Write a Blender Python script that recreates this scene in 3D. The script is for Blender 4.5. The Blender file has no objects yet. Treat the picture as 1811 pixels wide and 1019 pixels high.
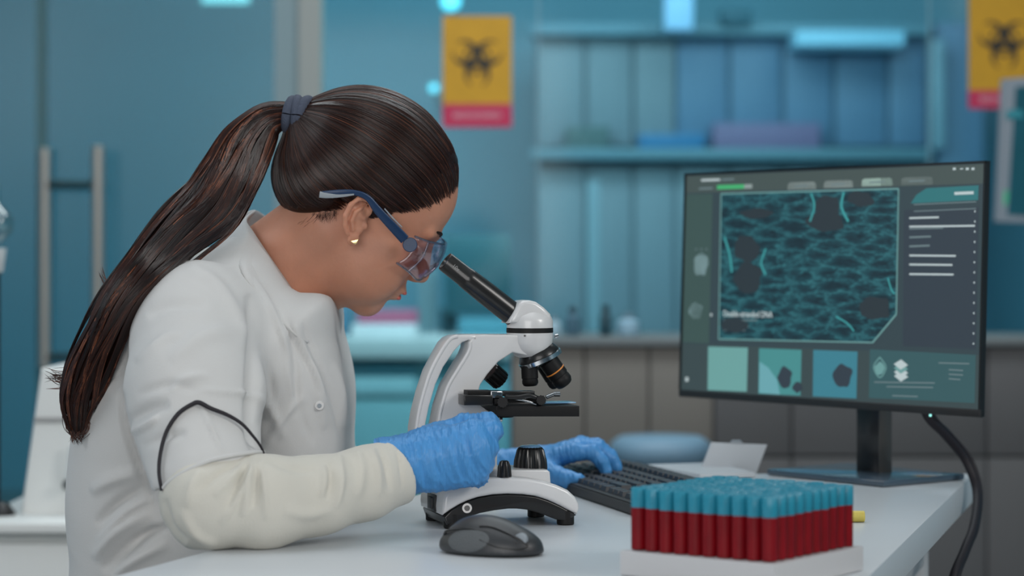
import bpy, bmesh, math, random
import numpy as np
from mathutils import Vector, Matrix
random.seed(4)
rng = np.random.default_rng(4)
C = bpy.context.scene.collection
FPX = 4024.4; HZ = 457.0; CAMZ = 1.04; DESK = 0.75

# ---------------------------------------------------------------- camera, world, lights, exposure
cam_data = bpy.data.cameras.new('camera'); cam = bpy.data.objects.new('camera', cam_data); C.objects.link(cam)
cam.location = (0, 0, CAMZ); cam.rotation_euler = (math.pi/2, 0, 0)
cam_data.sensor_width = 36; cam_data.lens = FPX*36/1811
cam_data.shift_y = -(509.5-HZ)/1811
cam_data.clip_start = 0.05
cam_data.dof.use_dof = True; cam_data.dof.focus_distance = 2.47; cam_data.dof.aperture_fstop = 3.9
sc = bpy.context.scene; sc.camera = cam
sc.view_settings.view_transform = 'Standard'; sc.view_settings.look = 'None'
sc.view_settings.gamma = 1.0; sc.view_settings.exposure = 0.0; sc.view_settings.use_curve_mapping = False
world = bpy.data.worlds.new('world'); sc.world = world; world.use_nodes = True
world.node_tree.nodes['Background'].inputs[0].default_value = (.5, .62, .7, 1)
world.node_tree.nodes['Background'].inputs[1].default_value = 0.2
def area(name, loc, target, size, power, col, sy=None):
    l = bpy.data.lights.new(name, 'AREA'); l.energy = power; l.color = col; l.size = size
    if sy: l.shape = 'RECTANGLE'; l.size_y = sy
    o = bpy.data.objects.new(name, l); C.objects.link(o); o.location = loc
    o.rotation_euler = (Vector(target)-Vector(loc)).to_track_quat('-Z', 'Y').to_euler(); return o
area('key_light', (2.75, .8, 2.5), (-.1, 2.5, .95), 1.2, 48, (1, .97, .93))
area('fill_light', (-.5, -.5, 1.55), (-.1, 2.5, .9), 1.6, 32, (1, .98, .96))
area('side_light', (-2.3, 2.0, 1.9), (-.4, 2.6, .8), 1.2, 13, (.97, .98, 1))
area('ceiling_light_front', (-.2, 2.7, 2.8), (-.2, 2.7, 0), 1.4, 12, (.93, .97, 1))
area('ceiling_light_middle', (.0, 4.3, 2.8), (.0, 5.3, .3), 2.4, 46, (.88, .97, 1), .8)
area('bench_fill_light', (0, 6.40, 2.1), (0, 7.6, .5), 3.6, 66, (.86, .97, 1), .3)  # added unseen fill just behind the glass, brightens the dark rear bench
area('ceiling_light_rear', (0, 7.4, 2.8), (0, 9.1, .9), 3.6, 84, (.88, .96, 1), 1.0)

# ---------------------------------------------------------------- helpers
CAM = np.array([0, 0, CAMZ])
def W(px, py, Y): return np.array([(px-905.5)/FPX*Y, Y, CAMZ-(py-HZ)/FPX*Y])
def onz(px, py, z=DESK):
    Y = (CAMZ-z)*FPX/(py-HZ); return W(px, py, Y)
def lin(c):
    return tuple(((v/255)/12.92 if v/255 <= .04045 else ((v/255+.055)/1.055)**2.4) for v in c) + (1,)
def mat(name, c, rough=.5, metal=0, emit=None, es=1, noise=None, bump=None, coat=0, sss=0, spec=.5, sheen=0):
    """noise=(scale, amount, stretch) varies the colour; bump=(scale, strength, stretch)"""
    m = bpy.data.materials.new(name); m.use_nodes = True; nt = m.node_tree; b = nt.nodes['Principled BSDF']
    b.inputs['Base Color'].default_value = lin(c); b.inputs['Roughness'].default_value = rough
    b.inputs['Metallic'].default_value = metal; b.inputs['Coat Weight'].default_value = coat
    b.inputs['Specular IOR Level'].default_value = spec
    if sheen: b.inputs['Sheen Weight'].default_value = sheen
    if sss:
        b.inputs['Subsurface Weight'].default_value = sss; b.inputs['Subsurface Radius'].default_value = (.012, .005, .003)
        b.inputs['Subsurface Scale'].default_value = 1
    if emit: b.inputs['Emission Color'].default_value = lin(emit); b.inputs['Emission Strength'].default_value = es
    def ntex(scale, st, det=4):
        tc = nt.nodes.new('ShaderNodeTexCoord'); mp = nt.nodes.new('ShaderNodeMapping'); mp.inputs['Scale'].default_value = st
        n = nt.nodes.new('ShaderNodeTexNoise'); n.inputs['Scale'].default_value = scale; n.inputs['Detail'].default_value = det
        nt.links.new(tc.outputs['Object'], mp.inputs[0]); nt.links.new(mp.outputs[0], n.inputs['Vector']); return n
    if noise:
        n = ntex(noise[0], noise[2] if len(noise) > 2 else (1, 1, 1)); mx = nt.nodes.new('ShaderNodeMix'); mx.data_type = 'RGBA'
        a = noise[1]; mx.inputs[6].default_value = lin([v*(1-a) for v in c]); mx.inputs[7].default_value = lin([min(255, v*(1+a)) for v in c])
        nt.links.new(n.outputs[0], mx.inputs[0]); nt.links.new(mx.outputs[2], b.inputs['Base Color'])
    if bump:
        n = ntex(bump[0], bump[2] if len(bump) > 2 else (1, 1, 1)); bp = nt.nodes.new('ShaderNodeBump')
        bp.inputs['Strength'].default_value = bump[1]; bp.inputs['Distance'].default_value = .002
        nt.links.new(n.outputs[0], bp.inputs['Height']); nt.links.new(bp.outputs[0], b.inputs['Normal'])
    return m
def glassmat(name, tint, gloss=.08, rough=.05):
    m = bpy.data.materials.new(name); m.use_nodes = True; nt = m.node_tree; nt.nodes.clear()
    o = nt.nodes.new('ShaderNodeOutputMaterial'); t = nt.nodes.new('ShaderNodeBsdfTransparent'); g = nt.nodes.new('ShaderNodeBsdfGlossy')
    t.inputs[0].default_value = lin(tint); g.inputs['Roughness'].default_value = rough
    mx = nt.nodes.new('ShaderNodeMixShader'); lw = nt.nodes.new('ShaderNodeLayerWeight'); lw.inputs[0].default_value = .35
    mt = nt.nodes.new('ShaderNodeMath'); mt.operation = 'MULTIPLY_ADD'; mt.inputs[1].default_value = .30; mt.inputs[2].default_value = gloss
    nt.links.new(lw.outputs['Facing'], mt.inputs[0]); nt.links.new(mt.outputs[0], mx.inputs[0])
    nt.links.new(t.outputs[0], mx.inputs[1]); nt.links.new(g.outputs[0], mx.inputs[2]); nt.links.new(mx.outputs[0], o.inputs[0]); return m
def meta(o, label=None, cat=None, group=None, kind=None):
    for k, v in (('label', label), ('category', cat), ('group', group), ('kind', kind)):
        if v: o[k] = v
    return o
def empty(name, loc, label, cat, group=None, rz=0):
    o = bpy.data.objects.new(name, None); C.objects.link(o); o.location = loc; o.rotation_euler = (0, 0, rz); o.empty_display_size = .05
    return meta(o, label, cat, group)
_bpy_update = bpy.context.view_layer.update
def link(name, me, m, parent=None, smooth=True):
    me.name = name; me.materials.clear()
    for x in (m if isinstance(m, (list, tuple)) else [m]): me.materials.append(x)
    o = bpy.data.objects.new(name, me); C.objects.link(o)
    if smooth: me.polygons.foreach_set('use_smooth', [True]*len(me.polygons))
    if parent is not None:
        o.parent = parent
        o.matrix_parent_inverse = wm(parent).inverted()
    return o
def wm(o):
    m = Matrix.LocRotScale(o.location, o.rotation_euler, o.scale)
    if o.parent: m = wm(o.parent) @ o.matrix_parent_inverse @ m
    return m
def angle_smooth(me, ang=35):
    me.set_sharp_from_angle(angle=math.radians(ang))
def bmobj(name, bm, m, parent=None, ang=35):
    me = bpy.data.meshes.new(name); bm.normal_update(); bm.to_mesh(me); bm.free()
    o = link(name, me, m, parent); angle_smooth(me, ang); return o
def pyobj(name, v, f, m, parent=None, ang=None):
    me = bpy.data.meshes.new(name); me.from_pydata([tuple(map(float, p)) for p in v], [], [tuple(int(i) for i in q) for q in f]); me.update()
    o = link(name, me, m, parent)
    if ang: angle_smooth(me, ang)
    return o
def add_box(bm, lo, hi, bev=0, mtx=None, seg=2):
    lo = Vector(lo); hi = Vector(hi); r = bmesh.ops.create_cube(bm, size=1)
    M = Matrix.Translation((lo+hi)/2) @ Matrix.Diagonal((*(hi-lo), 1))
    bmesh.ops.transform(bm, matrix=M, verts=r['verts'])
    vs = r['verts']
    if bev:
        es = list({e for v in vs for e in v.link_edges})
        rr = bmesh.ops.bevel(bm, geom=es, offset=bev, segments=seg, affect='EDGES', profile=.5)
        vs = list({v for f in rr['faces'] for v in f.verts} | {v for v in vs if v.is_valid})
        vs = list({w for v in vs for f in v.link_faces for w in f.verts})
    if mtx is not None: bmesh.ops.transform(bm, matrix=mtx, verts=vs)
    return vs
def box(name, lo, hi, m, parent=None, bev=0.0, mtx=None):
    bm = bmesh.new(); add_box(bm, lo, hi, bev, mtx); return bmobj(name, bm, m, parent)
def frame_to(a, b):
    a = Vector(a); b = Vector(b); d = b-a
    return Matrix.Translation(a) @ d.to_track_quat('Z', 'Y').to_matrix().to_4x4(), d.length
def add_lathe(bm, prof, n=32, mtx=None, ribs=0, ribd=0):
    """prof: (r, z) list"""
    rings = []
    for r, z in prof:
        ring = []
        for i in range(n):
            a = 2*math.pi*i/n; rr = r
            if ribs and ribd: rr = r - (ribd if (i*ribs*2//n) % 2 else 0)
            ring.append(bm.verts.new((rr*math.cos(a), rr*math.sin(a), z)))
        rings.append(ring)
    for A, B in zip(rings[:-1], rings[1:]):
        for i in range(n): bm.faces.new((A[i], A[(i+1) % n], B[(i+1) % n], B[i]))
    for ring, rev in ((rings[0], True), (rings[-1], False)):
        try: bm.faces.new(ring[::-1] if rev else ring)
        except ValueError: pass
    vs = [v for r in rings for v in r]
    if mtx is not None: bmesh.ops.transform(bm, matrix=mtx, verts=vs)
    return vs
def rod(name, a, b, r, m, parent=None, r2=None, n=24, bev=.0, ribs=0, ribd=0):
    M, L = frame_to(a, b); r2 = r if r2 is None else r2
    bev = bev or min(r, r2)*.08
    bm = bmesh.new(); add_lathe(bm, [(r-bev, 0), (r, bev), (r2, L-bev), (r2-bev, L)], n, M, ribs, ribd)
    return bmobj(name, bm, m, parent)
def catmull(pts, k=6, closed=False):
    P = [np.array(p, float) for p in pts]; n = len(P); out = []
    rngi = range(n) if closed else range(n-1)
    for i in rngi:
        p0 = P[(i-1) % n] if closed or i > 0 else P[0]; p1 = P[i]; p2 = P[(i+1) % n]
        p3 = P[(i+2) % n] if closed or i+2 < n else P[-1]
        for j in range(k):
            t = j/k
            out.append(.5*((2*p1)+(-p0+p2)*t+(2*p0-5*p1+4*p2-p3)*t*t+(-p0+3*p1-3*p2+p3)*t**3))
    if not closed: out.append(P[-1])
    return out
def tube(name, pts, r, m, parent=None, n=10, k=6, taper=None):
    P = catmull(pts, k); P = [Vector(p) for p in P]; bm = bmesh.new(); rings = []; up = Vector((.13, .2, .97))
    for i, p in enumerate(P):
        d = (P[min(i+1, len(P)-1)]-P[max(i-1, 0)]).normalized()
        if abs(d.dot(up)) > .95: up = Vector((.9, .1, .1))
        s = d.cross(up).normalized(); u = s.cross(d); up = u
        rr = r if taper is None else r*np.interp(i/(len(P)-1), [0, .5, 1], taper)
        rings.append([bm.verts.new(p+(s*math.cos(a)+u*math.sin(a))*rr) for a in (2*math.pi*j/n for j in range(n))])
    for A, B in zip(rings[:-1], rings[1:]):
        for i in range(n): bm.faces.new((A[i], A[(i+1) % n], B[(i+1) % n], B[i]))
    bm.faces.new(rings[0][::-1]); bm.faces.new(rings[-1]); bmesh.ops.recalc_face_normals(bm, faces=bm.faces)
    return bmobj(name, bm, m, parent, 60)
def add_prism(bm, poly, d0, d1, to3, bev=0, seg=3):
    """poly of 2D points, extruded from depth d0 to d1; to3(x, z, d) gives the 3-D point"""
    v0 = [bm.verts.new(to3(p[0], p[1], d0)) for p in poly]; v1 = [bm.verts.new(to3(p[0], p[1], d1)) for p in poly]
    f0 = bm.faces.new(v0); f1 = bm.faces.new(v1[::-1]); n = len(poly); sd = []
    for i in range(n): sd.append(bm.faces.new((v0[(i+1) % n], v0[i], v1[i], v1[(i+1) % n])))
    bmesh.ops.recalc_face_normals(bm, faces=[f0, f1]+sd)
    if bev:
        es = list(set(list(f0.edges)+list(f1.edges)))
        bmesh.ops.bevel(bm, geom=es, offset=bev, segments=seg, affect='EDGES', profile=.5, clamp_overlap=True)

# ---------------------------------------------------------------- implicit surfaces (numpy)
def smin(a, b, k):
    h = np.clip(.5+.5*(b-a)/k, 0, 1); return b*(1-h)+a*h-k*h*(1-h)
def smax(a, b, k): return -smin(-a, -b, k)
def ell(P, c, r):
    q = P-np.asarray(c); r = np.asarray(r, float); k0 = np.linalg.norm(q/r, axis=1); k1 = np.linalg.norm(q/(r*r), axis=1)+1e-9
    return k0*(k0-1)/k1
def cap(P, a, b, r1, r2=None):
    a = np.asarray(a, float); b = np.asarray(b, float); r2 = r1 if r2 is None else r2; ba = b-a
    t = np.clip(((P-a)@ba)/(ba@ba), 0, 1); return np.linalg.norm(P-a-t[:, None]*ba, axis=1)-(r1+(r2-r1)*t)
def chain(P, pts, rs, k=.004):
    d = None
    for i in range(len(pts)-1):
        e = cap(P, pts[i], pts[i+1], rs[i], rs[i+1]); d = e if d is None else smin(d, e, k)
    return d
def poly2(X, Z, poly):
    poly = np.asarray(poly, float); d = np.full(X.shape, 1e9); s = np.ones(X.shape); n = len(poly)
    for i in range(n):
        a = poly[i]; b = poly[i-1]; e = b-a; wx = X-a[0]; wz = Z-a[1]
        t = np.clip((wx*e[0]+wz*e[1])/(e@e+1e-12), 0, 1); d = np.minimum(d, (wx-e[0]*t)**2+(wz-e[1]*t)**2)
        c1 = Z >= a[1]; c2 = Z < b[1]; c3 = e[0]*wz > e[1]*wx
        s = np.where((c1 & c2 & c3) | (~c1 & ~c2 & ~c3), -s, s)
    return s*np.sqrt(d)
def axis(lo, hi, h, fine=None):
    """grid coordinates with spacing h, or fine=(a, b, hf) inside [a, b]"""
    if not fine: return np.arange(lo, hi+h, h)
    a, b, hf = fine
    L = np.arange(a, lo-h, -h)[1:][::-1]; M = np.arange(a, b, hf); R = np.arange(M[-1]+hf, hi+h, h)
    return np.concatenate([L, M, R])
def surface(f, xs, ys, zs, B=8, slack=1.5):
    nx, ny, nz = len(xs), len(ys), len(zs); F = np.full((nx, ny, nz), 1.0, np.float32)
    bl = []
    for i in range(0, nx, B):
        for j in range(0, ny, B):
            for k in range(0, nz, B):
                bl.append((i, min(i+B, nx), j, min(j+B, ny), k, min(k+B, nz)))
    bl = np.array(bl)
    lo = np.stack([xs[bl[:, 0]], ys[bl[:, 2]], zs[bl[:, 4]]], 1); hi = np.stack([xs[bl[:, 1]-1], ys[bl[:, 3]-1], zs[bl[:, 5]-1]], 1)
    cen = (lo+hi)/2; rad = np.linalg.norm(hi-lo, axis=1)/2+.004
    v = f(cen); near = np.abs(v) < rad*slack+.004
    for q in np.nonzero(~near)[0]:
        if v[q] < 0: b = bl[q]; F[b[0]:b[1], b[2]:b[3], b[4]:b[5]] = -1
    idx = np.nonzero(near)[0]
    for s in range(0, len(idx), 600):
        ch = idx[s:s+600]; pts = []
        for q in ch:
            b = bl[q]; g = np.meshgrid(xs[b[0]:b[1]], ys[b[2]:b[3]], zs[b[4]:b[5]], indexing='ij'); pts.append(np.stack([a.ravel() for a in g], 1))
        val = f(np.concatenate(pts)); o = 0
        for q, p in zip(ch, pts):
            b = bl[q]; F[b[0]:b[1], b[2]:b[3], b[4]:b[5]] = val[o:o+len(p)].reshape(b[1]-b[0], b[3]-b[2], b[5]-b[4]); o += len(p)
    ins = F < 0
    cnt = np.zeros((nx-1, ny-1, nz-1), np.uint8)
    for a in (0, 1):
        for b in (0, 1):
            for c in (0, 1): cnt += ins[a:nx-1+a, b:ny-1+b, c:nz-1+c]
    act = (cnt > 0) & (cnt < 8); I, J, K = np.nonzero(act); n = len(I)
    vid = np.full(act.shape, -1, np.int32); vid[I, J, K] = np.arange(n)
    acc = np.zeros((n, 3)); num = np.zeros(n)
    G = (xs, ys, zs)
    for ax in range(3):
        o1, o2 = [x for x in range(3) if x != ax]
        for a in (0, 1):
            for b in (0, 1):
                d = [0, 0, 0]; d[o1] = a; d[o2] = b
                i0 = (I+d[0], J+d[1], K+d[2]); e = [0, 0, 0]; e[ax] = 1; i1 = (i0[0]+e[0], i0[1]+e[1], i0[2]+e[2])
                f0 = F[i0]; f1 = F[i1]; cr = (f0 < 0) != (f1 < 0); t = np.where(cr, f0/(f0-f1+1e-12*(f0 == f1)), 0)
                p = np.stack([xs[i0[0]], ys[i0[1]], zs[i0[2]]], 1).astype(float)
                p[:, ax] += t*(G[ax][i1[ax]]-G[ax][i0[ax]]); acc[cr] += p[cr]; num[cr] += 1
    V = acc/num[:, None]; quads = []
    for ax in range(3):
        o1, o2 = [x for x in range(3) if x != ax]
        sl0 = [slice(None)]*3; sl1 = [slice(None)]*3; sl0[ax] = slice(0, -1); sl1[ax] = slice(1, None)
        s0 = ins[tuple(sl0)]; s1 = ins[tuple(sl1)]; ch = s0 != s1
        idx3 = np.array(np.nonzero(ch)); ok = (idx3[o1] > 0) & (idx3[o2] > 0) & (idx3[o1] < ins.shape[o1]-1) & (idx3[o2] < ins.shape[o2]-1)
        idx3 = idx3[:, ok]; pos = s0[tuple(idx3)]
        def cell(a, b):
            c = idx3.copy(); c[o1] -= a; c[o2] -= b; return vid[tuple(c)]
        q = np.stack([cell(0, 0), cell(1, 0), cell(1, 1), cell(0, 1)], 1)
        flip = pos if ax != 1 else ~pos
        q[flip] = q[flip][:, ::-1]
        quads.append(q)
    Q = np.concatenate(quads); Q = Q[(Q >= 0).all(1)]
    return V, Q[:, ::-1] if True else Q
def relax(V, Q, it=2, lam=.5):
    n = len(V)
    for _ in range(it):
        s = np.zeros((n, 3)); c = np.zeros(n)
        for a in range(4):
            i = Q[:, a]; j = Q[:, (a+1) % 4]
            for k in range(3):
                s[:, k] += np.bincount(i, V[j, k], n)+np.bincount(j, V[i, k], n)
            c += np.bincount(i, minlength=n)+np.bincount(j, minlength=n)
        V = V+(s/np.maximum(c, 1)[:, None]-V)*lam
    return V
def normals(V, Q):
    fn = np.cross(V[Q[:, 2]]-V[Q[:, 0]], V[Q[:, 3]]-V[Q[:, 1]]); N = np.zeros_like(V)
    for a in range(4):
        for k in range(3): N[:, k] += np.bincount(Q[:, a], fn[:, k], len(V))
    return N/(np.linalg.norm(N, axis=1)[:, None]+1e-12)
def mesh_np(name, V, Q, m, parent=None):
    me = bpy.data.meshes.new(name); me.vertices.add(len(V)); me.vertices.foreach_set('co', V.astype(np.float32).ravel())
    k = Q.shape[1]; me.loops.add(Q.size); me.loops.foreach_set('vertex_index', Q.astype(np.int32).ravel())
    me.polygons.add(len(Q)); me.polygons.foreach_set('loop_start', np.arange(0, Q.size, k, dtype=np.int32)); me.update(calc_edges=True)
    me.validate(); return link(name, me, m, parent)
def pxof(V):
    return 905.5+FPX*V[:, 0]/V[:, 1], HZ+FPX*(CAMZ-V[:, 2])/V[:, 1]
def folds(V, N, lines, side=True):
    """relief along polylines given in photograph pixels: (points, width px, amplitude m)"""
    X, Y = pxof(V); d = np.zeros(len(V)); face = np.clip((.25-N[:, 1])/.5, 0, 1)
    for pts, w, amp in lines:
        P = np.array(catmull(pts, 5)); best = np.full(len(V), 1e9); tt = np.zeros(len(V)); n = len(P)-1
        bb = (X > P[:, 0].min()-3*w) & (X < P[:, 0].max()+3*w) & (Y > P[:, 1].min()-3*w) & (Y < P[:, 1].max()+3*w)
        ii = np.nonzero(bb)[0]
        if not len(ii): continue
        b = np.full(len(ii), 1e9); t_ = np.zeros(len(ii))
        for i in range(n):
            a = P[i]; e = P[i+1]-a; wx = X[ii]-a[0]; wy = Y[ii]-a[1]; t = np.clip((wx*e[0]+wy*e[1])/(e@e+1e-9), 0, 1)
            dd = np.hypot(wx-e[0]*t, wy-e[1]*t); s = dd < b; b[s] = dd[s]; t_[s] = (i+t[s])/n
        d[ii] += amp*np.exp(-(b/w)**2)*np.sin(np.pi*np.clip(t_, 0, 1))**.8
    return V+N*(d*face)[:, None]
def vnoise(P, seed=0):
    i = np.floor(P).astype(np.int64); f = P-i; f = f*f*(3-2*f); out = 0
    def h(a, b, c):
        n = (a*73856093) ^ (b*19349663) ^ (c*83492791) ^ (seed*2654435761); n = (n ^ (n >> 13))*1274126177 & 0x7fffffff
        return ((n ^ (n >> 16)) & 0xffff)/65535.0
    for a in (0, 1):
        for b in (0, 1):
            for c in (0, 1):
                wgt = (f[:, 0] if a else 1-f[:, 0])*(f[:, 1] if b else 1-f[:, 1])*(f[:, 2] if c else 1-f[:, 2])
                out = out+wgt*h(i[:, 0]+a, i[:, 1]+b, i[:, 2]+c)
    return out

def on_surf(f, px, py, Y0=2.0, Y1=2.7, lift=.0006):
    """first hit of the view ray through a photograph point with an implicit surface"""
    d = W(px, py, 1.0)-CAM; ts = np.linspace(Y0, Y1, 900); v = f(CAM+ts[:, None]*d); i = np.argmax(v < lift); return CAM+ts[i]*d

# ---------------------------------------------------------------- materials
M = {}
M['desk'] = mat('white_laminate', (205, 210, 214), .32, noise=(3, .02))
M['deskedge'] = mat('white_edge_band', (190, 193, 196), .45)
M['skin'] = mat('skin', (198, 140, 114), .48, noise=(30, .07), bump=(260, .10), sss=.25)
M['coat'] = mat('white_cotton', (204, 204, 203), .85, noise=(5, .025), bump=(700, .12), sheen=.2)
M['cream'] = mat('cream_cotton', (207, 204, 194), .85, noise=(5, .03), bump=(500, .15), sheen=.2)
M['glove'] = mat('blue_nitrile', (74, 148, 212), .40, noise=(14, .06), bump=(70, .9, (4.5, 1, .8)))
M['hair'] = mat('brown_hair', (34, 19, 15), .42, noise=(60, .3), spec=.2)
def strand_mat():
    m = bpy.data.materials.new('hair_strands'); m.use_nodes = True; nt = m.node_tree; b = nt.nodes['Principled BSDF']
    at = nt.nodes.new('ShaderNodeAttribute'); at.attribute_name = 'tone'; cr = nt.nodes.new('ShaderNodeValToRGB')
    cr.color_ramp.elements[0].color = lin((22, 12, 10)); cr.color_ramp.elements[1].color = lin((148, 88, 60))
    e = cr.color_ramp.elements.new(.6); e.color = lin((58, 29, 21))
    nt.links.new(at.outputs['Fac'], cr.inputs[0]); nt.links.new(cr.outputs[0], b.inputs['Base Color'])
    b.inputs['Roughness'].default_value = .29; b.inputs['Specular IOR Level'].default_value = .55; return m
M['strand'] = strand_mat()
M['tie'] = mat('grey_blue_knit', (70, 78, 96), .8, bump=(300, .6, (1, 6, 1)))
M['navy'] = mat('navy_plastic', (22, 52, 88), .35)
M['greyrub'] = mat('grey_rubber', (150, 158, 165), .5)
M['lens'] = glassmat('lens_plastic', (238, 232, 240), .07, .05)
M['gold'] = mat('gold', (226, 205, 150), .25, 1)
M['blackcord'] = mat('black_cord', (26, 22, 30), .6)
M['mwhite'] = mat('white_enamel', (214, 214, 215), .28, coat=.3)
M['mblack'] = mat('black_plastic', (20, 20, 21), .35, coat=.2)
M['mmatte'] = mat('black_anodised_metal', (18, 18, 19), .55, spec=.3)
M['mtube'] = mat('black_satin_tube', (26, 25, 25), .33, coat=.3)
M['chrome'] = mat('polished_steel', (200, 203, 206), .18, 1)
M['orange'] = mat('orange_band', (224, 140, 60), .4)
M['bluelens'] = mat('blue_lamp_lens', (120, 165, 205), .08, coat=1)
M['keyb'] = mat('black_keyboard_plastic', (34, 36, 39), .5)
M['key'] = mat('black_keycap', (44, 48, 54), .45)
M['mouse'] = mat('dark_grey_plastic', (52, 54, 57), .42, noise=(20, .05))
M['mouseside'] = mat('textured_grip', (88, 92, 95), .6, bump=(600, .8))
M['tubered'] = mat('blood_red_plastic', (118, 3, 17), .5, spec=.25, noise=(90, .25, (1, 1, .3)))
M['tubecap'] = mat('teal_cap', (32, 138, 164), .45, coat=.15)
M['rack'] = mat('white_rack_plastic', (196, 196, 198), .45)
M['paper'] = mat('pale_grey_plastic', (192, 197, 202), .5)
M['wall'] = mat('teal_light_tinted_wall', (116, 160, 178), .7, noise=(1.2, .06))  # teal light of the rear room partly put into the wall colour
M['wallfront'] = mat('grey_painted_wall', (150, 158, 165), .8)
M['floor'] = mat('grey_vinyl_floor', (120, 126, 130), .4, noise=(8, .04))
M['ceil'] = mat('white_ceiling', (190, 198, 202), .9)
M['glass'] = glassmat('partition_glass', (206, 234, 238), .012, .09)
M['doorglass'] = glassmat('frosted_door_glass', (162, 212, 218), .07, .3)
M['alu'] = mat('brushed_aluminium', (172, 168, 162), .4, .75, bump=(200, .1, (1, 1, .05)))
M['column'] = mat('grey_white_frame', (150, 158, 160), .5)
M['counter'] = mat('grey_brown_laminate', (116, 111, 105), .6, noise=(4, .04))
M['darkcounter'] = mat('dark_grey_laminate', (88, 87, 88), .6, noise=(4, .04))
M['cabinet'] = mat('pale_blue_cabinet', (124, 136, 146), .5, noise=(2, .03))
M['cabdark'] = mat('blue_cabinet', (94, 122, 150), .5, noise=(2, .04))

# ---------------------------------------------------------------- setting
def struct(name, lo, hi, m):
    o = box(name, lo, hi, m); o['kind'] = 'structure'; return o
XL, XR, YB, YF, H = -2.8, 3.2, 10.2, -1.6, 2.9
struct('floor', (XL, YF, -.1), (XR, YB, 0), M['floor'])
struct('ceiling', (XL, YF, H), (XR, YB, H+.1), M['ceil'])
struct('wall_left', (XL-.1, YF, 0), (XL, YB, H), M['wall'])
struct('wall_right', (XR, YF, 0), (XR+.1, YB, H), M['wall'])
struct('wall_back', (XL, YB, 0), (XR, YB+.1, H), M['wall'])
struct('wall_front', (XL, YF-.1, 0), (XR, YF, H), M['wallfront'])
YP = 6.2
RY = 1.6
def xat(px, Y=YP): return (px-905.5)/FPX*Y
def zat(py, Y=YP): return CAMZ-(py-HZ)/FPX*Y
# glass partition: fixed panel, sliding door leaf, post, big panes
def pane(name, x0, x1, m, y=YP):
    o = struct(name, (x0, y-.005, .04), (x1, y+.005, H-.06), m); return o
pane('window_1', XL, xat(68), M['doorglass'])
d1 = pane('door_1', xat(82), xat(487), M['doorglass'])
d1['label'] = 'frosted teal glass door leaf with a long steel pull handle'
box('door_edge', (xat(66), YP-.012, .04), (xat(82), YP+.012, H-.06), mat('dark_green_glass_edge', (52, 98, 104), .3), d1)
pane('window_2', xat(568), xat(950), M['glass'])
pane('window_3', xat(954), xat(1640), M['glass'])
pane('window_4', xat(1644), XR, M['glass'])
for i, (a, b) in enumerate(((950, 954), (1640, 1644))):
    struct('trim_%d' % (i+1), (xat(a), YP-.008, .04), (xat(b), YP+.008, H-.06), mat('silicone_joint', (108, 150, 165), .6))
struct('trim_3', (xat(487), YP-.03, 0), (xat(533), YP+.05, H), mat('grey_frame_return', (128, 148, 154), .6))
struct('trim_4', (xat(531), YP-.05, 0), (xat(570), YP+.06, H), mat('warm_grey_post', (152, 155, 152), .6))
struct('trim_5', (XL, YP-.03, 0), (XR, YP+.03, .04), M['alu'])
struct('trim_6', (XL, YP-.03, H-.06), (XR, YP+.03, H), M['alu'])
# pull handle: bars on both faces joined by standoffs through the glass
hd = empty('door_handle', (0, 0, 0), 'tall double-sided steel pull handle on the glass door', 'door handle')
fb = W(173, 258, YP-.10); ft = W(173, 655, YP-.10); rb = W(79, 262, YP-.04); rt = W(79, 650, YP-.04)
rod('handle_bar', fb, ft, .0165, M['alu'], hd); rod('handle_bar', rb, rt, .0165, M['alu'], hd)
for py in (327, 632):
    rod('wall_mount', W(79, py, YP-.04), W(79, py, YP), .010, M['alu'], hd)
    rod('standoff', W(79, py, YP-.04), W(173, py, YP-.10), .011, mat('dark_steel', (70, 84, 86), .4, .6), hd)

# biohazard posters
def ring_seg(bm, c, r0, r1, a0, a1, y, n=24):
    A = []
    for i in range(n+1):
        a = a0+(a1-a0)*i/n; A.append((bm.verts.new((c[0]+r0*math.cos(a), y, c[1]+r0*math.sin(a))), bm.verts.new((c[0]+r1*math.cos(a), y, c[1]+r1*math.sin(a)))))
    for p, q in zip(A[:-1], A[1:]): bm.faces.new((p[0], p[1], q[1], q[0]))
yel = mat('yellow_poster', (204, 150, 20), .6, noise=(30, .05)); crim = mat('crimson_band', (196, 40, 84), .6); blk = mat('black_print', (34, 34, 30), .6)
whitep = mat('white_print', (225, 190, 200), .6)
def text(name, s, size, loc, rot, m, parent, width=None, align='CENTER'):
    cu = bpy.data.curves.new(name, 'FONT'); cu.body = s; cu.size = size; cu.align_x = align; cu.align_y = 'CENTER'; cu.extrude = .0002; cu.materials.append(m)
    o = bpy.data.objects.new(name, cu); C.objects.link(o); o.rotation_euler = rot; o.location = loc
    if width:
        _bpy_update(); w = o.dimensions.x
        if w > 0: o.scale = (width/w, 1, 1)
    dg = bpy.context.evaluated_depsgraph_get(); _bpy_update(); me = bpy.data.meshes.new_from_object(o.evaluated_get(dg)); mtx = wm(o)
    bpy.data.objects.remove(o); bpy.data.curves.remove(cu); me.transform(mtx); return link(name, me, m, parent, False)
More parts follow.
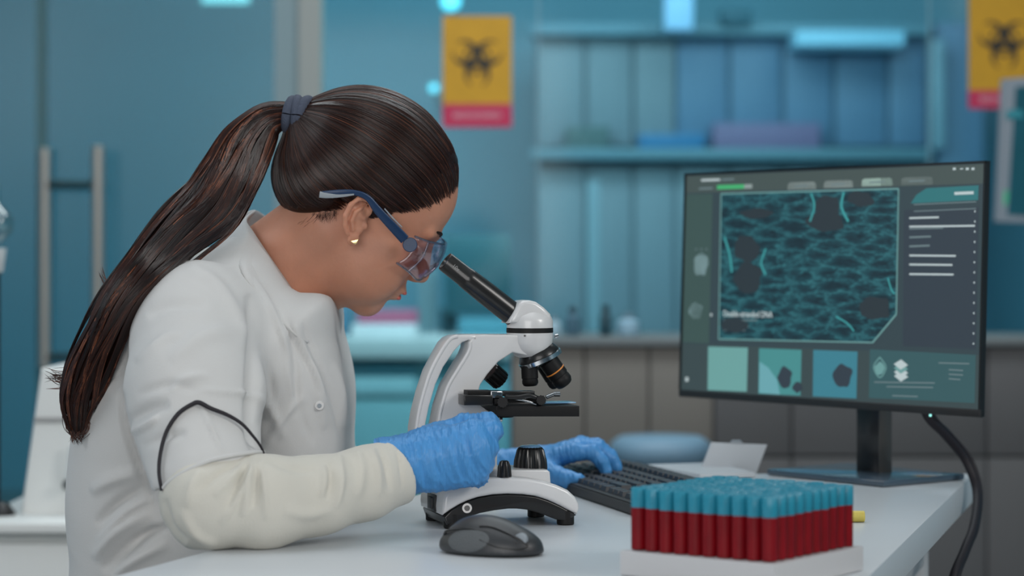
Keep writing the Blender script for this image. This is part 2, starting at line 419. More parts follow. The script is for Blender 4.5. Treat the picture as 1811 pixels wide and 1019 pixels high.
def poster(x0, y0, x1, y1, ysplit, Y, label):
    p = W((x0+x1)/2, y1, Y); t = empty('biohazard_poster', p, label, 'poster', 'biohazard posters on the glass')
    X0, X1 = xat(x0, Y), xat(x1, Y); Z0, Z1, ZS = zat(y1, Y), zat(y0, Y), zat(ysplit, Y)
    box('sheet', (X0, Y-.001, ZS), (X1, Y+.002, Z1), yel, t); box('warning_band', (X0, Y-.002, Z0), (X1, Y+.002, ZS), crim, t)
    w = X1-X0; cx = (X0+X1)/2; cz = ZS+(Z1-ZS)*.50; bm = bmesh.new(); yy = Y-.004
    R = w*.185
    for k in range(3):
        a = math.radians(-90+120*k); u = np.array([math.cos(a), math.sin(a)]); r1, r2 = R*1.0, R*.74
        c1 = np.array([cx, cz])+u*R*1.12; c2 = c1+u*R*.20; prev = None; nn = 28
        for i in range(nn+1):
            th_ = a+math.radians(28)+math.radians(304)*i/nn; dr = np.array([math.cos(th_), math.sin(th_)])
            po = c1+dr*r1; pi_ = c2+dr*r2; cur = (bm.verts.new((pi_[0], yy, pi_[1])), bm.verts.new((po[0], yy, po[1])))
            if prev: bm.faces.new((prev[0], prev[1], cur[1], cur[0]))
            prev = cur
    ring_seg(bm, (cx, cz), R*.98, R*1.16, 0, 2*math.pi, yy+.0008, 36)
    sy = bmobj('biohazard_symbol', bm, blk, t)
    text('warning_text', 'BIOHAZARD', .02, (cx, Y-.004, (Z0+ZS)/2), (math.pi/2, 0, 0), whitep, t, width=w*.68)
    return t
poster(783, 28, 905, 225, 184, YP-.02, 'yellow biohazard poster above the woman, left of the shelves')
poster(1713, -12, 1838, 192, 160, YP-.02, 'yellow biohazard poster at the top right edge, cut by the frame')

# ---------------------------------------------------------------- rear laboratory behind the glass
def pbox(name, x0, y0, x1, y1, Y, dep, m, parent=None, bev=.003):
    if Y > 5.55: Y += RY
    return box(name, (xat(x0, Y), Y, zat(y1, Y)), (xat(x1, Y), Y+dep, zat(y0, Y)), m, parent, bev)
# wall cabinet run with shelf
wc = empty('wall_cabinet', W(1300, 265, 9.2), 'long pale blue wall cabinet run with shelf behind the glass', 'cabinet')
edges = [950, 1035, 1120, 1195, 1290, 1385, 1475, 1570, 1640]
for i, (a, b) in enumerate(zip(edges[:-1], edges[1:])):
    pbox('cabinet_door', a+2, 66, b-2, 258, 7.6, .02, M['cabinet'] if i < 3 else M['cabdark'], wc)
    pbox('cabinet_door', a+2, 284, b-2, 640, 7.62, .02, M['cabinet'], wc)
pbox('cabinet_body', 948, 50, 1645, 644, 7.65, .5, M['cabinet'], wc)
pbox('shelf_board', 940, 262, 1650, 282, 7.48, .16, mat('grey_teal_shelf', (98, 132, 146), .5), wc)
pbox('cornice', 940, 40, 1650, 62, 7.5, .2, mat('slate_cornice', (104, 140, 156), .5), wc)
tc = empty('tall_cabinet', W(1690, 560, 9.1), 'tall blue cabinet with a bright steel edge right of shelves', 'cabinet')
box('cabinet_body', (xat(1655, 9.15), 9.15, 0), (xat(1740, 9.15), 9.65, zat(40, 9.15)), M['cabdark'], tc, .003); pbox('edge_strip', 1648, 70, 1672, 262, 7.45, .03, mat('pale_steel', (124, 150, 164), .4), tc)
o = pbox('storage_box', 1002, 224, 1076, 262, 7.49, .14, mat('olive_grey_box', (86, 106, 108), .7), None); meta(o, 'grey storage box on the rear shelf, left end', 'box')
o = pbox('storage_tray', 1130, 237, 1246, 262, 7.49, .14, mat('blue_tray', (42, 112, 158), .5), None); meta(o, 'flat bright blue tray on the rear shelf', 'tray')
o = pbox('binder_stack', 1262, 218, 1450, 262, 7.49, .14, mat('mauve_folder', (124, 106, 140), .6), None); meta(o, 'long mauve folder lying on the rear shelf', 'folder')
o = pbox('light_strip', 1408, 54, 1600, 80, 7.3, .245, mat('pale_light_strip', (140, 190, 215), .5, emit=(125, 168, 190), es=.28), None); meta(o, 'horizontal pale blue light strip above the rear cabinets', 'lamp')
o = pbox('light_box', 1176, -20, 1226, 52, 7.2, .1, mat('pale_light_box', (150, 190, 225), .5, emit=(135, 165, 195), es=.3), None); meta(o, 'pale blue light box at the top of the rear wall', 'lamp')
o = pbox('storage_box', 1275, 16, 1330, 42, 7.45, .1, mat('dark_teal_box', (58, 100, 116), .6), None); meta(o, 'small dark teal box on top of the rear cabinets', 'box')
# slim uprights seen between head and shelves
o = pbox('equipment_rack_post', 738, 330, 772, 594, 6.2, .08, mat('pale_post', (124, 144, 152), .5), None); meta(o, 'pale upright post left of the dark rear monitor', 'post')
o = box('equipment_rack_post', (xat(1038, 8.0), 8.0, 0), (xat(1060, 8.0), 8.05, zat(320, 8.0)), mat('pale_blue_post', (118, 136, 146), .5), None); meta(o, 'thin pale upright post right of the microscope head', 'post')
rm = empty('desktop_monitor', W(845, 560, 7.6), 'dark teal monitor on the rear bench behind the eyepiece', 'monitor')
pbox('screen', 786, 415, 903, 556, 6.0, .04, mat('dark_teal_screen', (34, 84, 94), .4), rm); pbox('stand', 778, 545, 808, 612, 6.05, .04, mat('dark_stand', (20, 60, 70), .5), rm)
# rear bench (left) with white and pink things
rbh = empty('lab_bench', W(760, 700, 7.2), 'white topped rear bench between the woman and the microscope', 'bench')
pbox('worktop', 560, 598, 905, 634, 5.7, .8, mat('white_worktop', (196, 190, 190), .5), rbh)
box('carcass', (xat(575, 7.35), 7.35, 0), (xat(900, 7.35), 7.95, zat(634, 7.35)), mat('teal_carcass', (120, 154, 162), .6), rbh, .003)
pbox('recess', 580, 640, 735, 664, 5.73, .02, mat('dark_teal_recess', (74, 116, 128), .6), rbh)
pbox('drawer_front', 580, 668, 735, 700, 5.72, .03, mat('pale_drawer', (158, 184, 190), .6), rbh)
pbox('drawer_front', 580, 706, 735, 900, 5.73, .03, mat('grey_teal_drawer', (132, 164, 170), .6), rbh)
o = pbox('carton', 622, 574, 735, 598, 5.75, .25, mat('white_carton', (226, 216, 218), .6), None); meta(o, 'white carton on the rear bench under the pink one', 'box')
o = pbox('carton', 632, 550, 736, 574, 5.78, .2, mat('pink_carton', (188, 90, 118), .6), None); meta(o, 'pink carton on top of the white carton', 'box')
o = pbox('binder', 575, 500, 612, 596, 5.9, .2, mat('blue_binder', (80, 132, 160), .6), None); meta(o, 'blue grey binder on the rear bench behind the chin', 'binder')
o = pbox('instrument_case', 812, 566, 905, 597, 5.8, .3, mat('teal_case', (86, 140, 156), .6), None); meta(o, 'low teal instrument case right of the monitor stand', 'case')
# long counter in front of the glass, grey brown
ct = empty('lab_counter', W(1350, 1010, 5.2), 'long grey brown counter running behind the desk', 'counter')
YC = 5.2
pbox('worktop', 902, 598, 2050, 612, YC-.02, .4, mat('grey_counter_top', (108, 114, 116), .5), ct, .002)
pe = [905, 1034, 1148, 1262, 1400, 1560, 1745, 1905, 2045]
for i, (a, b) in enumerate(zip(pe[:-1], pe[1:])):
    m = M['counter'] if i < 3 else M['darkcounter']
    pbox('door_panel', a+1.5, 613, b-1.5, 806, YC, .02, m, ct, .002); pbox('door_panel', a+1.5, 810, b-1.5, 1260, YC, .02, m, ct, .002)
box('carcass', (xat(903, YC), YC+.02, 0), (xat(2048, YC), YC+.38, zat(612, YC)), mat('dark_carcass', (60, 60, 62), .7), ct)
for (a, b, c, d, m, nm, lb, cat) in (
    (1000, 548, 1026, 598, (70, 104, 122), 'reagent_bottle', 'dull blue bottle on the counter right of the microscope', 'bottle'),
    (1060, 545, 1082, 598, (22, 62, 74), 'reagent_bottle', 'dark teal bottle on the grey counter', 'bottle'),
    (1092, 560, 1130, 598, (150, 185, 205), 'reagent_bottle', 'pale wide bottle on the grey counter left of the monitor', 'bottle'),
    (968, 566, 992, 598, (170, 198, 212), 'reagent_bottle', 'short white bottle right behind the microscope head', 'bottle')):
    Y = YC+.15; x = xat((a+c)/2, Y); r = (xat(c, Y)-xat(a, Y))/2; z0 = zat(598, YC-.02)+.001; h = (598-b)/FPX*Y
    t = empty(nm, (x, Y, z0), lb, cat); mm = mat(nm+'_plastic', m, .4)
    bm = bmesh.new(); add_lathe(bm, [(r*.9, 0), (r, .004), (r, h*.62), (r*.5, h*.78)], 20, Matrix.Translation((x, Y, z0))); bmobj('body', bm, mm, t)
    bm = bmesh.new(); add_lathe(bm, [(r*.5, h*.78), (r*.55, h*.8), (r*.55, h)], 20, Matrix.Translation((x, Y, z0))); bmobj('cap', bm, mat('cap_plastic', [v*.7 for v in m], .5), t)
# glowing cyan balls on rods, standing in for round reflections
for px, py, r, e, lb in ((797, 2, 17, 2.2, 'round cyan reflection spot at the top edge above the poster'), (767, 156, 8, 1.6, 'small round cyan reflection spot left of the yellow poster')):
    Y = 9.0; c = W(px, py, Y); rr = r/FPX*Y; t = empty('reflection_spot', (c[0], Y+.1, c[2]), lb, 'lamp', 'cyan reflection spots in the rear room')
    bm = bmesh.new(); bmesh.ops.create_uvsphere(bm, u_segments=20, v_segments=12, radius=rr, matrix=Matrix.Translation(c)); bmobj('bulb', bm, mat('reflection_glow', (150, 225, 240), .4, emit=(110, 220, 240), es=e), t)  # emissive ball drawn for a bright reflection, no real bulb
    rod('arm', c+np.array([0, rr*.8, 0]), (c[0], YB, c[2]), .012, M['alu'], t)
t = empty('white_reflection_spot', W(398, -4, 8.6), 'white reflection spot cut by the top edge above the glass door', 'lamp')  # added glowing panel and hanger in place of a white reflection
pbox('reflection_panel', 356, -40, 440, 5, 7.0, .03, mat('white_reflection_glow', (220, 235, 235), .4, emit=(215, 232, 232), es=1.3), t); rod('suspension', W(398, -38, 8.6), (W(398, 0, 8.6)[0], 8.6, H), .006, M['alu'], t)
# blue stool seat seen behind the keyboard
st = empty('stool', (xat(1168, 4.9), 4.9, 0), 'round blue stool behind the keyboard', 'stool')
sx, sz = xat(1168, 4.9), zat(795, 4.9); bm = bmesh.new()
add_lathe(bm, [(.02, -.028), (.09, -.030), (.108, -.018), (.108, .014), (.088, .028), (.02, .030)], 40, Matrix.Translation((sx, 4.9, sz))); bmobj('seat', bm, mat('blue_seat_vinyl', (116, 148, 170), .5), st, 80)
rod('post', (sx, 4.9, .05), (sx, 4.9, sz-.024), .02, M['alu'], st)
for k in range(5):
    a = k*2*math.pi/5; rod('foot', (sx, 4.9, .06), (sx+.2*math.cos(a), 4.9+.2*math.sin(a), .02), .014, M['alu'], st)
# second monitor at right edge
m2 = empty('desktop_monitor', (xat(1840, 5.18), 3.75, zat(600, 4.3)), 'grey framed monitor cut by the right edge of the picture', 'monitor')
SM = mat('grey_bezel', (132, 138, 146), .45)
def quad_box(name, pts, Y0, dep, m, parent):
    v = [W(x, y, Yq) for (x, y, Yq) in pts]; v2 = [p+np.array([.1, 1, 0])*dep for p in v]; n = len(v)
    return pyobj(name, v+v2, [tuple(range(n))]+[tuple(range(2*n-1, n-1, -1))]+[(i, n+i, n+(i+1) % n, (i+1) % n) for i in range(n)], m, parent, 30)
quad_box('bezel', [(1760, 392, 5.35), (1772, 140, 5.35), (2080, 116, 4.95), (2066, 402, 4.95)], 0, .03, SM, m2)
quad_box('screen', [(1772, 380, 5.335), (1783, 155, 5.335), (2066, 132, 4.94), (2052, 388, 4.94)], 0, .004, mat('teal_lit_screen', (14, 40, 48), .3, emit=(26, 78, 90), es=.6, noise=(30, .3)), m2)
quad_box('status_bar', [(1775, 362, 5.33), (1776, 338, 5.33), (1900, 334, 5.18), (1899, 360, 5.18)], 0, .002, mat('lit_green_bar', (20, 80, 60), .4, emit=(66, 160, 118), es=.8), m2)
quad_box('menu_bar', [(1779, 210, 5.33), (1781, 195, 5.33), (1900, 187, 5.18), (1898, 202, 5.18)], 0, .002, mat('lit_teal_bar', (20, 60, 70), .4, emit=(44, 120, 130), es=.7), m2)
rod('stand', (xat(1920, 5.2), 5.32, zat(398, 5.2)-.04), (xat(1920, 5.2), 5.32, zat(598, YC-.02)+.006), .022, SM, m2)
box('stand_foot', (xat(1860, 5.3), 5.22, zat(598, YC-.02)+.0005), (xat(1990, 5.3), 5.46, zat(598, YC-.02)+.012), SM, m2, .003)
# left: low white cabinet with a sloping white housing, flask
lc = empty('low_cabinet', W(60, 1010, 3.7), 'low white cabinet in the bottom left corner behind the woman', 'cabinet')
WH = mat('white_lacquer', (226, 228, 226), .5, noise=(4, .02))
pbox('worktop', -60, 926, 300, 944, 3.66, .5, WH, lc); box('drawer_front', (xat(-40, 3.69), 3.685, zat(1240, 3.69)), (xat(290, 3.69), 3.7, zat(962, 3.69)), WH, lc, .002); box('carcass', (xat(-55, 3.7), 3.7, 0), (xat(298, 3.7), 4.16, zat(944, 3.7)), WH, lc, .003)
eh = empty('equipment_housing', W(110, 926, 3.75), 'sloping white housing on the low cabinet beside the hair', 'housing')
bm = bmesh.new(); add_prism(bm, [(72, 652), (235, 652), (250, 925), (34, 925)], 3.8, 4.05, lambda x, z, d: W(x, z, 3.8)+np.array([0, d-3.8, 0]), .006); bmobj('shell', bm, WH, eh)
bm = bmesh.new(); add_prism(bm, [(62, 738), (240, 738), (241, 746), (60, 746)], 3.795, 3.80, lambda x, z, d: W(x, z, 3.8)+np.array([0, d-3.8, 0])); bmobj('groove', bm, mat('grey_groove', (160, 160, 160), .6), eh)
rod('handle', W(127, 790, 3.78), W(121, 852, 3.78), .006, mat('white_handle', (215, 220, 220), .4), eh); rod('knob', W(119, 858, 3.80), W(119, 858, 3.77), .009, mat('grey_knob', (90, 96, 96), .5), eh)
FY = 3.8; fl = empty('glass_flask', W(0, 926, FY), 'clear round flask with a white collar at the left edge', 'flask')
GL = glassmat('flask_glass', (222, 238, 238), .12, .03); bm = bmesh.new()
fc = W(-8, 395, FY); add_lathe(bm, [(.007, .07), (.008, .034), (.014, .028), (.028, .014), (.031, 0), (.028, -.015), (.014, -.028), (.009, -.035)], 32, Matrix.Translation(fc)); bmobj('bulb', bm, GL, fl, 80)
rod('collar', W(-8, 440, FY), W(-6, 482, FY), .018, mat('white_collar', (205, 212, 214), .4), fl, .011); rod('stem', W(-6, 482, FY), W(-6, 926, FY), .006, M['mmatte'], fl)
o = bmesh.new(); add_lathe(o, [(.001, 0), (.026, 0), (.024, .018), (.012, .034), (.001, .038)], 24, Matrix.Translation(W(2, 926, 3.78))); o = bmobj('rubber_bulb', o, M['mblack'], None, 60); meta(o, 'black rubber bulb on the low white cabinet at the left edge', 'bulb')

# ---------------------------------------------------------------- desk
dk = empty('desk', (.1, 2.5, 0), 'white laminate desk carrying the microscope, keyboard and monitor', 'desk')
dpoly = [(-.44, 1.85), (.258, 1.85), (.621, 3.063), (-.02, 3.063), (-.20, 2.55)]
bm = bmesh.new(); add_prism(bm, dpoly, DESK-.038, DESK, lambda x, y, d: (x, y, d), .0015, 2); bmobj('desktop', bm, M['desk'], dk)
for x, y in ((.20, 1.98), (.52, 2.98), (-.33, 1.93), (.04, 2.98)):
    rod('leg', (x, y, 0), (x, y, DESK-.038), .025, M['deskedge'], dk)
bm = bmesh.new(); add_prism(bm, [(.213, 1.95), (.233, 1.95), (.545, 2.99), (.525, 2.99)], DESK-.11, DESK-.038, lambda x, y, d: (x, y, d), .001); bmobj('apron', bm, M['deskedge'], dk)

# ---------------------------------------------------------------- computer monitor
A = np.array([.238, 3.224, .845]); B = np.array([.577, 2.798, .845]); wv = (B-A)/np.linalg.norm(B-A); nb = np.array([-wv[1], wv[0], 0]); 
upv = np.array([nb[0]*.035, nb[1]*.035, 1]); upv /= np.linalg.norm(upv); nb = np.cross(wv, upv); nb = nb if nb[1] > 0 else -nb
LW = np.linalg.norm(B-A); LH = .3155
mo = empty('computer_monitor', (.46, 2.98, DESK), 'large black computer monitor on the desk showing a teal micrograph', 'monitor')
def m3(u, v, d): return A+wv*u+upv*v+nb*d
def mpoly(name, poly, d0, d1, m, parent, bev=0):
    bm = bmesh.new(); add_prism(bm, poly, d0, d1, lambda x, z, d: m3(x, z, d), bev); return bmobj(name, bm, m, parent)
def S(px, py):
    d = W(px, py, 1.0)-np.array([0, 0, CAMZ]); c = np.array([0, 0, CAMZ]); t = ((A-c)@nb)/(d@nb); p = c+d*t-A
    return (p@wv, p@upv)
FR = mat('black_monitor_frame', (22, 23, 24), .35, coat=.2)
mpoly('housing', [(0, 0), (LW, 0), (LW, LH), (0, LH)], .0, .007, FR, mo, .0015)
mpoly('back_cover', [(.12, .05), (LW-.12, .05), (LW-.12, LH-.06), (.12, LH-.06)], .007, .042, M['mblack'], mo, .008)
mpoly('chin_bezel', [(0, -.001), (LW, -.001), (LW, .009), (0, .009)], -.003, .004, mat('grey_black_bezel', (40, 40, 41), .35), mo, .001)
for nm, pl in (('side_bezel', [(0, .009), (.003, .009), (.003, LH), (0, LH)]), ('side_bezel', [(LW-.003, .009), (LW, .009), (LW, LH), (LW-.003, LH)]), ('top_bezel', [(0, LH-.003), (LW, LH-.003), (LW, LH), (0, LH)])):
    mpoly(nm, pl, -.003, .001, FR, mo)
def emat(n, c, e, es=1, noise=None): 
    return mat(n, c, .35, emit=e, es=es, noise=noise)
scr = mpoly('screen', [(.003, .009), (LW-.003, .009), (LW-.003, LH-.003), (.003, LH-.003)], -.0012, .0005, emat('screen_base', (22, 28, 31), (58, 74, 80), .75), mo)
def sp(name, pxs, m, lift=.0003):
    poly = [S(x, y) for x, y in pxs]; return mpoly(name, poly, -.0012-lift, -.0012-lift+.0002, m, scr)
def srect(name, x0, y0, x1, y1, m, lift=.0003):
    """axis-aligned on the screen: corners from two photograph points"""
    a = S(x0, y0); b = S(x1, y1); return mpoly(name, [(a[0], b[1]), (b[0], b[1]), (b[0], a[1]), (a[0], a[1])], -.0012-lift, -.0012-lift+.0002, m, scr)
e_bar = emat('screen_olive_grey', (30, 36, 34), (84, 98, 96), .6); e_pan = emat('screen_panel', (20, 40, 44), (62, 96, 100), .75)
e_dark = emat('screen_slate', (20, 26, 32), (56, 66, 76), .75); e_tab = emat('screen_tab', (60, 66, 66), (146, 160, 158), .8)
e_txt = emat('screen_text_light', (90, 96, 96), (186, 200, 202), .85); e_dim = emat('screen_text_dim', (50, 60, 62), (120, 140, 144), .7)
e_teal = emat('screen_teal', (16, 50, 54), (52, 118, 122), .8); e_line = emat('screen_line', (50, 80, 80), (120, 168, 166), .7)

mpoly('header_bar', [(.004, LH-.028), (LW-.004, LH-.028), (LW-.004, LH-.004), (.004, LH-.004)], -.0015, -.0013, e_bar, scr)
mpoly('left_panel', [(.004, .076), (.058, .076), (.058, LH-.03), (.004, LH-.03)], -.0015, -.0013, emat('screen_green_grey', (26, 40, 38), (74, 98, 94), .6), scr)
# micrograph: procedural wavy membranes (a flat picture on the screen)
def micro_mat():
    m = bpy.data.materials.new('micrograph'); m.use_nodes = True; nt = m.node_tree; b = nt.nodes['Principled BSDF']; N = nt.nodes; Lk = nt.links.new
    b.inputs['Base Color'].default_value = lin((14, 24, 28)); b.inputs['Roughness'].default_value = .35
    tc = N.new('ShaderNodeUVMap'); tc.uv_map = 'uv'; mp = N.new('ShaderNodeMapping'); mp.inputs['Scale'].default_value = (9, 34, 1)
    n1 = N.new('ShaderNodeTexNoise'); n1.inputs['Scale'].default_value = 1.5; n1.inputs['Detail'].default_value = 6; n1.inputs['Distortion'].default_value = 1.6
    vo = N.new('ShaderNodeTexVoronoi'); vo.feature = 'DISTANCE_TO_EDGE'; vo.inputs['Scale'].default_value = 1.6
    ad = N.new('ShaderNodeMix'); ad.data_type = 'VECTOR'; ad.inputs[0].default_value = .62
    Lk(tc.outputs[0], mp.inputs[0]); Lk(mp.outputs[0], n1.inputs['Vector']); Lk(mp.outputs[0], ad.inputs[4]); Lk(n1.outputs['Color'], ad.inputs[5]); Lk(ad.outputs[1], vo.inputs['Vector'])
    cr = N.new('ShaderNodeValToRGB'); cr.color_ramp.elements[0].position = 0; cr.color_ramp.elements[0].color = lin((62, 132, 140)); cr.color_ramp.elements[1].position = .3; cr.color_ramp.elements[1].color = lin((30, 56, 66))
    e = cr.color_ramp.elements.new(.08); e.color = lin((38, 88, 98))
    Lk(vo.outputs['Distance'], cr.inputs[0])
    mu = N.new('ShaderNodeMix'); mu.data_type = 'RGBA'; mu.blend_type = 'MULTIPLY'; mu.inputs[0].default_value = .8
    c2 = N.new('ShaderNodeValToRGB'); c2.color_ramp.elements[0].position = .35; c2.color_ramp.elements[0].color = (.45, .45, .5, 1); c2.color_ramp.elements[1].position = .65; c2.color_ramp.elements[1].color = (1, 1, 1, 1)
    Lk(n1.outputs[0], c2.inputs[0]); Lk(cr.outputs[0], mu.inputs[6]); Lk(c2.outputs[0], mu.inputs[7]); Lk(mu.outputs[2], b.inputs['Emission Color']); b.inputs['Emission Strength'].default_value = .72
    return m
def spoly_uv(name, pxs, m, lift):
    o = sp(name, pxs, m, lift); me = o.data; uv = me.uv_layers.new(name='uv')
    for l in me.loops:
        p = np.array(me.vertices[l.vertex_index].co)
        pw = p-A if o.parent is None else np.array(o.matrix_parent_inverse @ Vector(p))*0+p-A
        uv.data[l.index].uv = (pw@wv/.3, pw@upv/.3)
    return o
spoly_uv('micrograph', [(1277, 343), (1591, 334), (1587, 556), (1545, 606), (1273, 600)], micro_mat(), .0004)
e_blob = emat('micrograph_dark', (16, 20, 24), (48, 58, 64), .75)
def blobpts(cx, cy, rx, ry, seed, n=26):
    r = random.Random(seed); ph = [r.random()*6 for _ in range(4)]
    return [(cx+rx*(1+.13*math.sin(2*a+ph[0])+.09*math.sin(3*a+ph[1])+.05*math.sin(7*a+ph[2]))*math.cos(a), cy+ry*(1+.12*math.sin(2*a+ph[3])+.07*math.sin(5*a+ph[1]))*math.sin(a)) for a in (2*math.pi*i/n for i in range(n))]
for i, (cx, cy, rx, ry) in enumerate(((1466, 368, 24, 24), (1462, 392, 30, 20), (1524, 352, 24, 14), (1340, 378, 26, 9), (1322, 440, 20, 26), (1325, 492, 26, 26), (1550, 545, 30, 22), (1300, 575, 22, 14))):
    sp('tissue_void', blobpts(cx, cy, rx, ry, i), e_blob, .0006+i*.00003)
e_edge = emat('micrograph_edge', (20, 70, 74), (66, 158, 160), .8)
def sline(name, pts, w, m, lift=.0008):
    P = catmull([np.array(S(*p)) for p in pts], 5); w = w/1350; L_, R_ = [], []
    for i, p in enumerate(P):
        d = P[min(i+1, len(P)-1)]-P[max(0, i-1)]; d = d/(np.linalg.norm(d)+1e-9); n_ = np.array([-d[1], d[0]])
        L_.append(p+n_*w/2); R_.append(p-n_*w/2)
    return mpoly(name, [tuple(p) for p in L_]+[tuple(p) for p in R_[::-1]], -.0012-lift, -.0012-lift+.0002, m, scr)
sline('cell_edge', [(1436, 342), (1442, 365), (1434, 392)], 4, e_edge); sline('cell_edge', [(1494, 340), (1490, 366), (1502, 392)], 5, e_edge)
sline('cell_edge', [(1283, 420), (1292, 450), (1296, 482)], 5, e_edge); sline('cell_edge', [(1356, 440), (1348, 466), (1356, 486)], 4, e_edge); sline('cell_edge', [(1572, 492), (1578, 512), (1584, 520)], 3, e_edge)
sline('cell_edge', [(1480, 560), (1500, 572), (1512, 586)], 3, e_edge)
for a, b in (((1277, 343), (1591, 334)), ((1591, 334), (1587, 556)), ((1587, 556), (1545, 606)), ((1545, 606), (1273, 600)), ((1273, 600), (1277, 343))):
    sline('picture_frame', [a, b], 2.4 if a != (1587, 556) else 3, e_line, .0009)
ang_m = math.atan2(wv[1], wv[0])
def stext(name, s, px, py, wpx, hpx, m):
    u, v = S(px, py); p = m3(u, v, -.0024); up_ = Vector(upv); x_ = Vector(wv); z_ = Vector(-nb); R = Matrix((x_, up_, z_)).transposed()
    return text(name, s, hpx/1350*1.25, p, R.to_euler(), m, scr, width=wpx/FPX*(A[1]+wv[1]*u)/wv[0]*.79*1.0, align='LEFT')
stext('caption_text', 'Double-stranded DNA', 1281, 555, 96, 13, e_txt)
for x, w_, y in ((1281, 60, 566), (1281, 45, 578), (1281, 38, 584)): sline('text_line', [(x, y), (x+w_, y+.6)], 2.2, e_dim)
# header tabs, progress bar
for i, (x0, x1, y0, y1) in enumerate(((1394, 1445, 323, 336), (1458, 1510, 320, 333), (1525, 1580, 316, 330), (1595, 1651, 314, 328))):
    sp('tab', [(x0, y1), (x0+1, y0+3), (x0+5, y0), (x1-5, y0-1.5), (x1-1, y0+1), (x1, y1-1.5)], e_tab if i != 2 else emat('screen_tab_lit', (70, 90, 84), (164, 190, 180), .85)); sline('text_line', [(x0+14, y0+7), (x1-14, y0+5.5)], 2.4, e_dim)
sline('progress_bar', [(1270, 331.5), (1318, 330)], 8, emat('screen_green', (20, 90, 50), (72, 172, 112), .85)); sline('progress_rest', [(1318, 330), (1332, 329.5)], 8, e_tab)
sline('text_line', [(1242, 319), (1275, 318)], 4, e_txt); sline('text_line', [(1278, 318), (1300, 317)], 3, e_dim); sline('text_line', [(1238, 334), (1262, 333)], 3, e_dim)
for x in (1689, 1702, 1712, 1722): sline('window_icon', [(x-2, 299), (x+3, 298.6)], 4 if x != 1702 else 2, e_txt)
# right panel
sp('list_panel', [(1600, 372), (1732, 366), (1727, 618), (1598, 612)], e_dark); sp('panel_header', [(1622, 345), (1640, 333), (1732, 328), (1731, 354), (1612, 360)], e_teal)
sline('text_line', [(1690, 342.5), (1724, 341)], 5, e_txt, .0012)
for y in (362, 374): sline('text_line', [(1618, y), (1728, y-5)], 1.6, e_dim)
for y, w_ in ((386, 52), (401, 116), (405, 60), (420, 38), (436, 36), (452, 82), (468, 76), (485, 78)): sline('text_line', [(1610, y), (1610+w_, y-1.5 if y < 440 else y+.8)], 3 if y != 405 else 2, e_txt if y in (401, 452, 468, 485, 386) else e_dim)
for i in range(14): sline('list_dot', [(1725-i*.2, 374+i*18), (1727-i*.2, 374+i*18)], 3, e_txt)
# left icons
for cx, cy, rx, ry in ((1241, 468, 13, 22), (1232, 550, 12, 15)):
    sp('organ_icon', blobpts(cx, cy, rx, ry, int(cx), 20), emat('screen_icon', (60, 80, 84), (146, 176, 180), .7))
for x in (1232, 1241, 1250): sline('list_dot', [(x, 441), (x+2, 441)], 3, e_dim)
sline('list_dot', [(1258, 557), (1261, 557)], 5, e_txt); sline('list_dot', [(1214, 671), (1219, 671)], 8, e_txt)
# bottom strip
sp('thumbnail_strip', [(1207, 608), (1735, 628), (1731, 728), (1203, 690)], emat('screen_dark_strip', (24, 34, 36), (66, 80, 82), .7), .0002)
th = [emat('thumbnail_mint', (30, 70, 70), (116, 168, 164), .8, (8, .2)), emat('thumbnail_teal', (20, 60, 62), (78, 146, 146), .8), emat('thumbnail_blue', (20, 55, 66), (66, 132, 148), .8)]
sp('thumbnail', [(1254, 613), (1324, 615), (1322, 693), (1253, 690)], th[0], .0005); sp('thumbnail', [(1344, 616), (1419, 619), (1417, 700), (1343, 696)], th[1], .0005); sp('thumbnail', [(1440, 619), (1518, 622), (1516, 705), (1439, 701)], th[2], .0005)
sp('thumbnail_detail', [(1345, 640), (1360, 650), (1376, 672), (1381, 698), (1344, 695)], emat('thumbnail_pale', (40, 80, 86), (112, 170, 178), .8), .0008)
sp('thumbnail_detail', blobpts(1390, 668, 13, 18, 5), e_dark, .0008); sp('thumbnail_detail', blobpts(1412, 685, 8, 9, 8), e_dark, .0008); sp('thumbnail_detail', blobpts(1492, 665, 16, 22, 12), e_dark, .0008)
sp('info_panel', [(1540, 618), (1727, 628), (1725, 713), (1538, 704)], e_pan, .0004)
sline('diamond_icon', [(1558, 632), (1569, 650), (1558, 668), (1547, 649), (1558, 632)], 2, e_line, .001); sp('diamond_fill', blobpts(1558, 652, 8, 11, 3, 14), e_line, .0012)
for k in range(4): sp('layer_icon', [(1583, 644+k*7), (1596, 636+k*7), (1608, 646+k*7), (1595, 654+k*7)], (e_txt, e_pan, e_txt, e_txt)[k] if k != 1 else e_line, .0014-k*.0002)
for y, x0, x1 in ((642, 1662, 1716), (654, 1680, 1705), (662, 1680, 1705), (670, 1680, 1700), (676, 1548, 1655), (684, 1570, 1652), (700, 1580, 1625)): sline('text_line', [(x0, y), (x1, y+1.5)], 2, e_dim, .001)
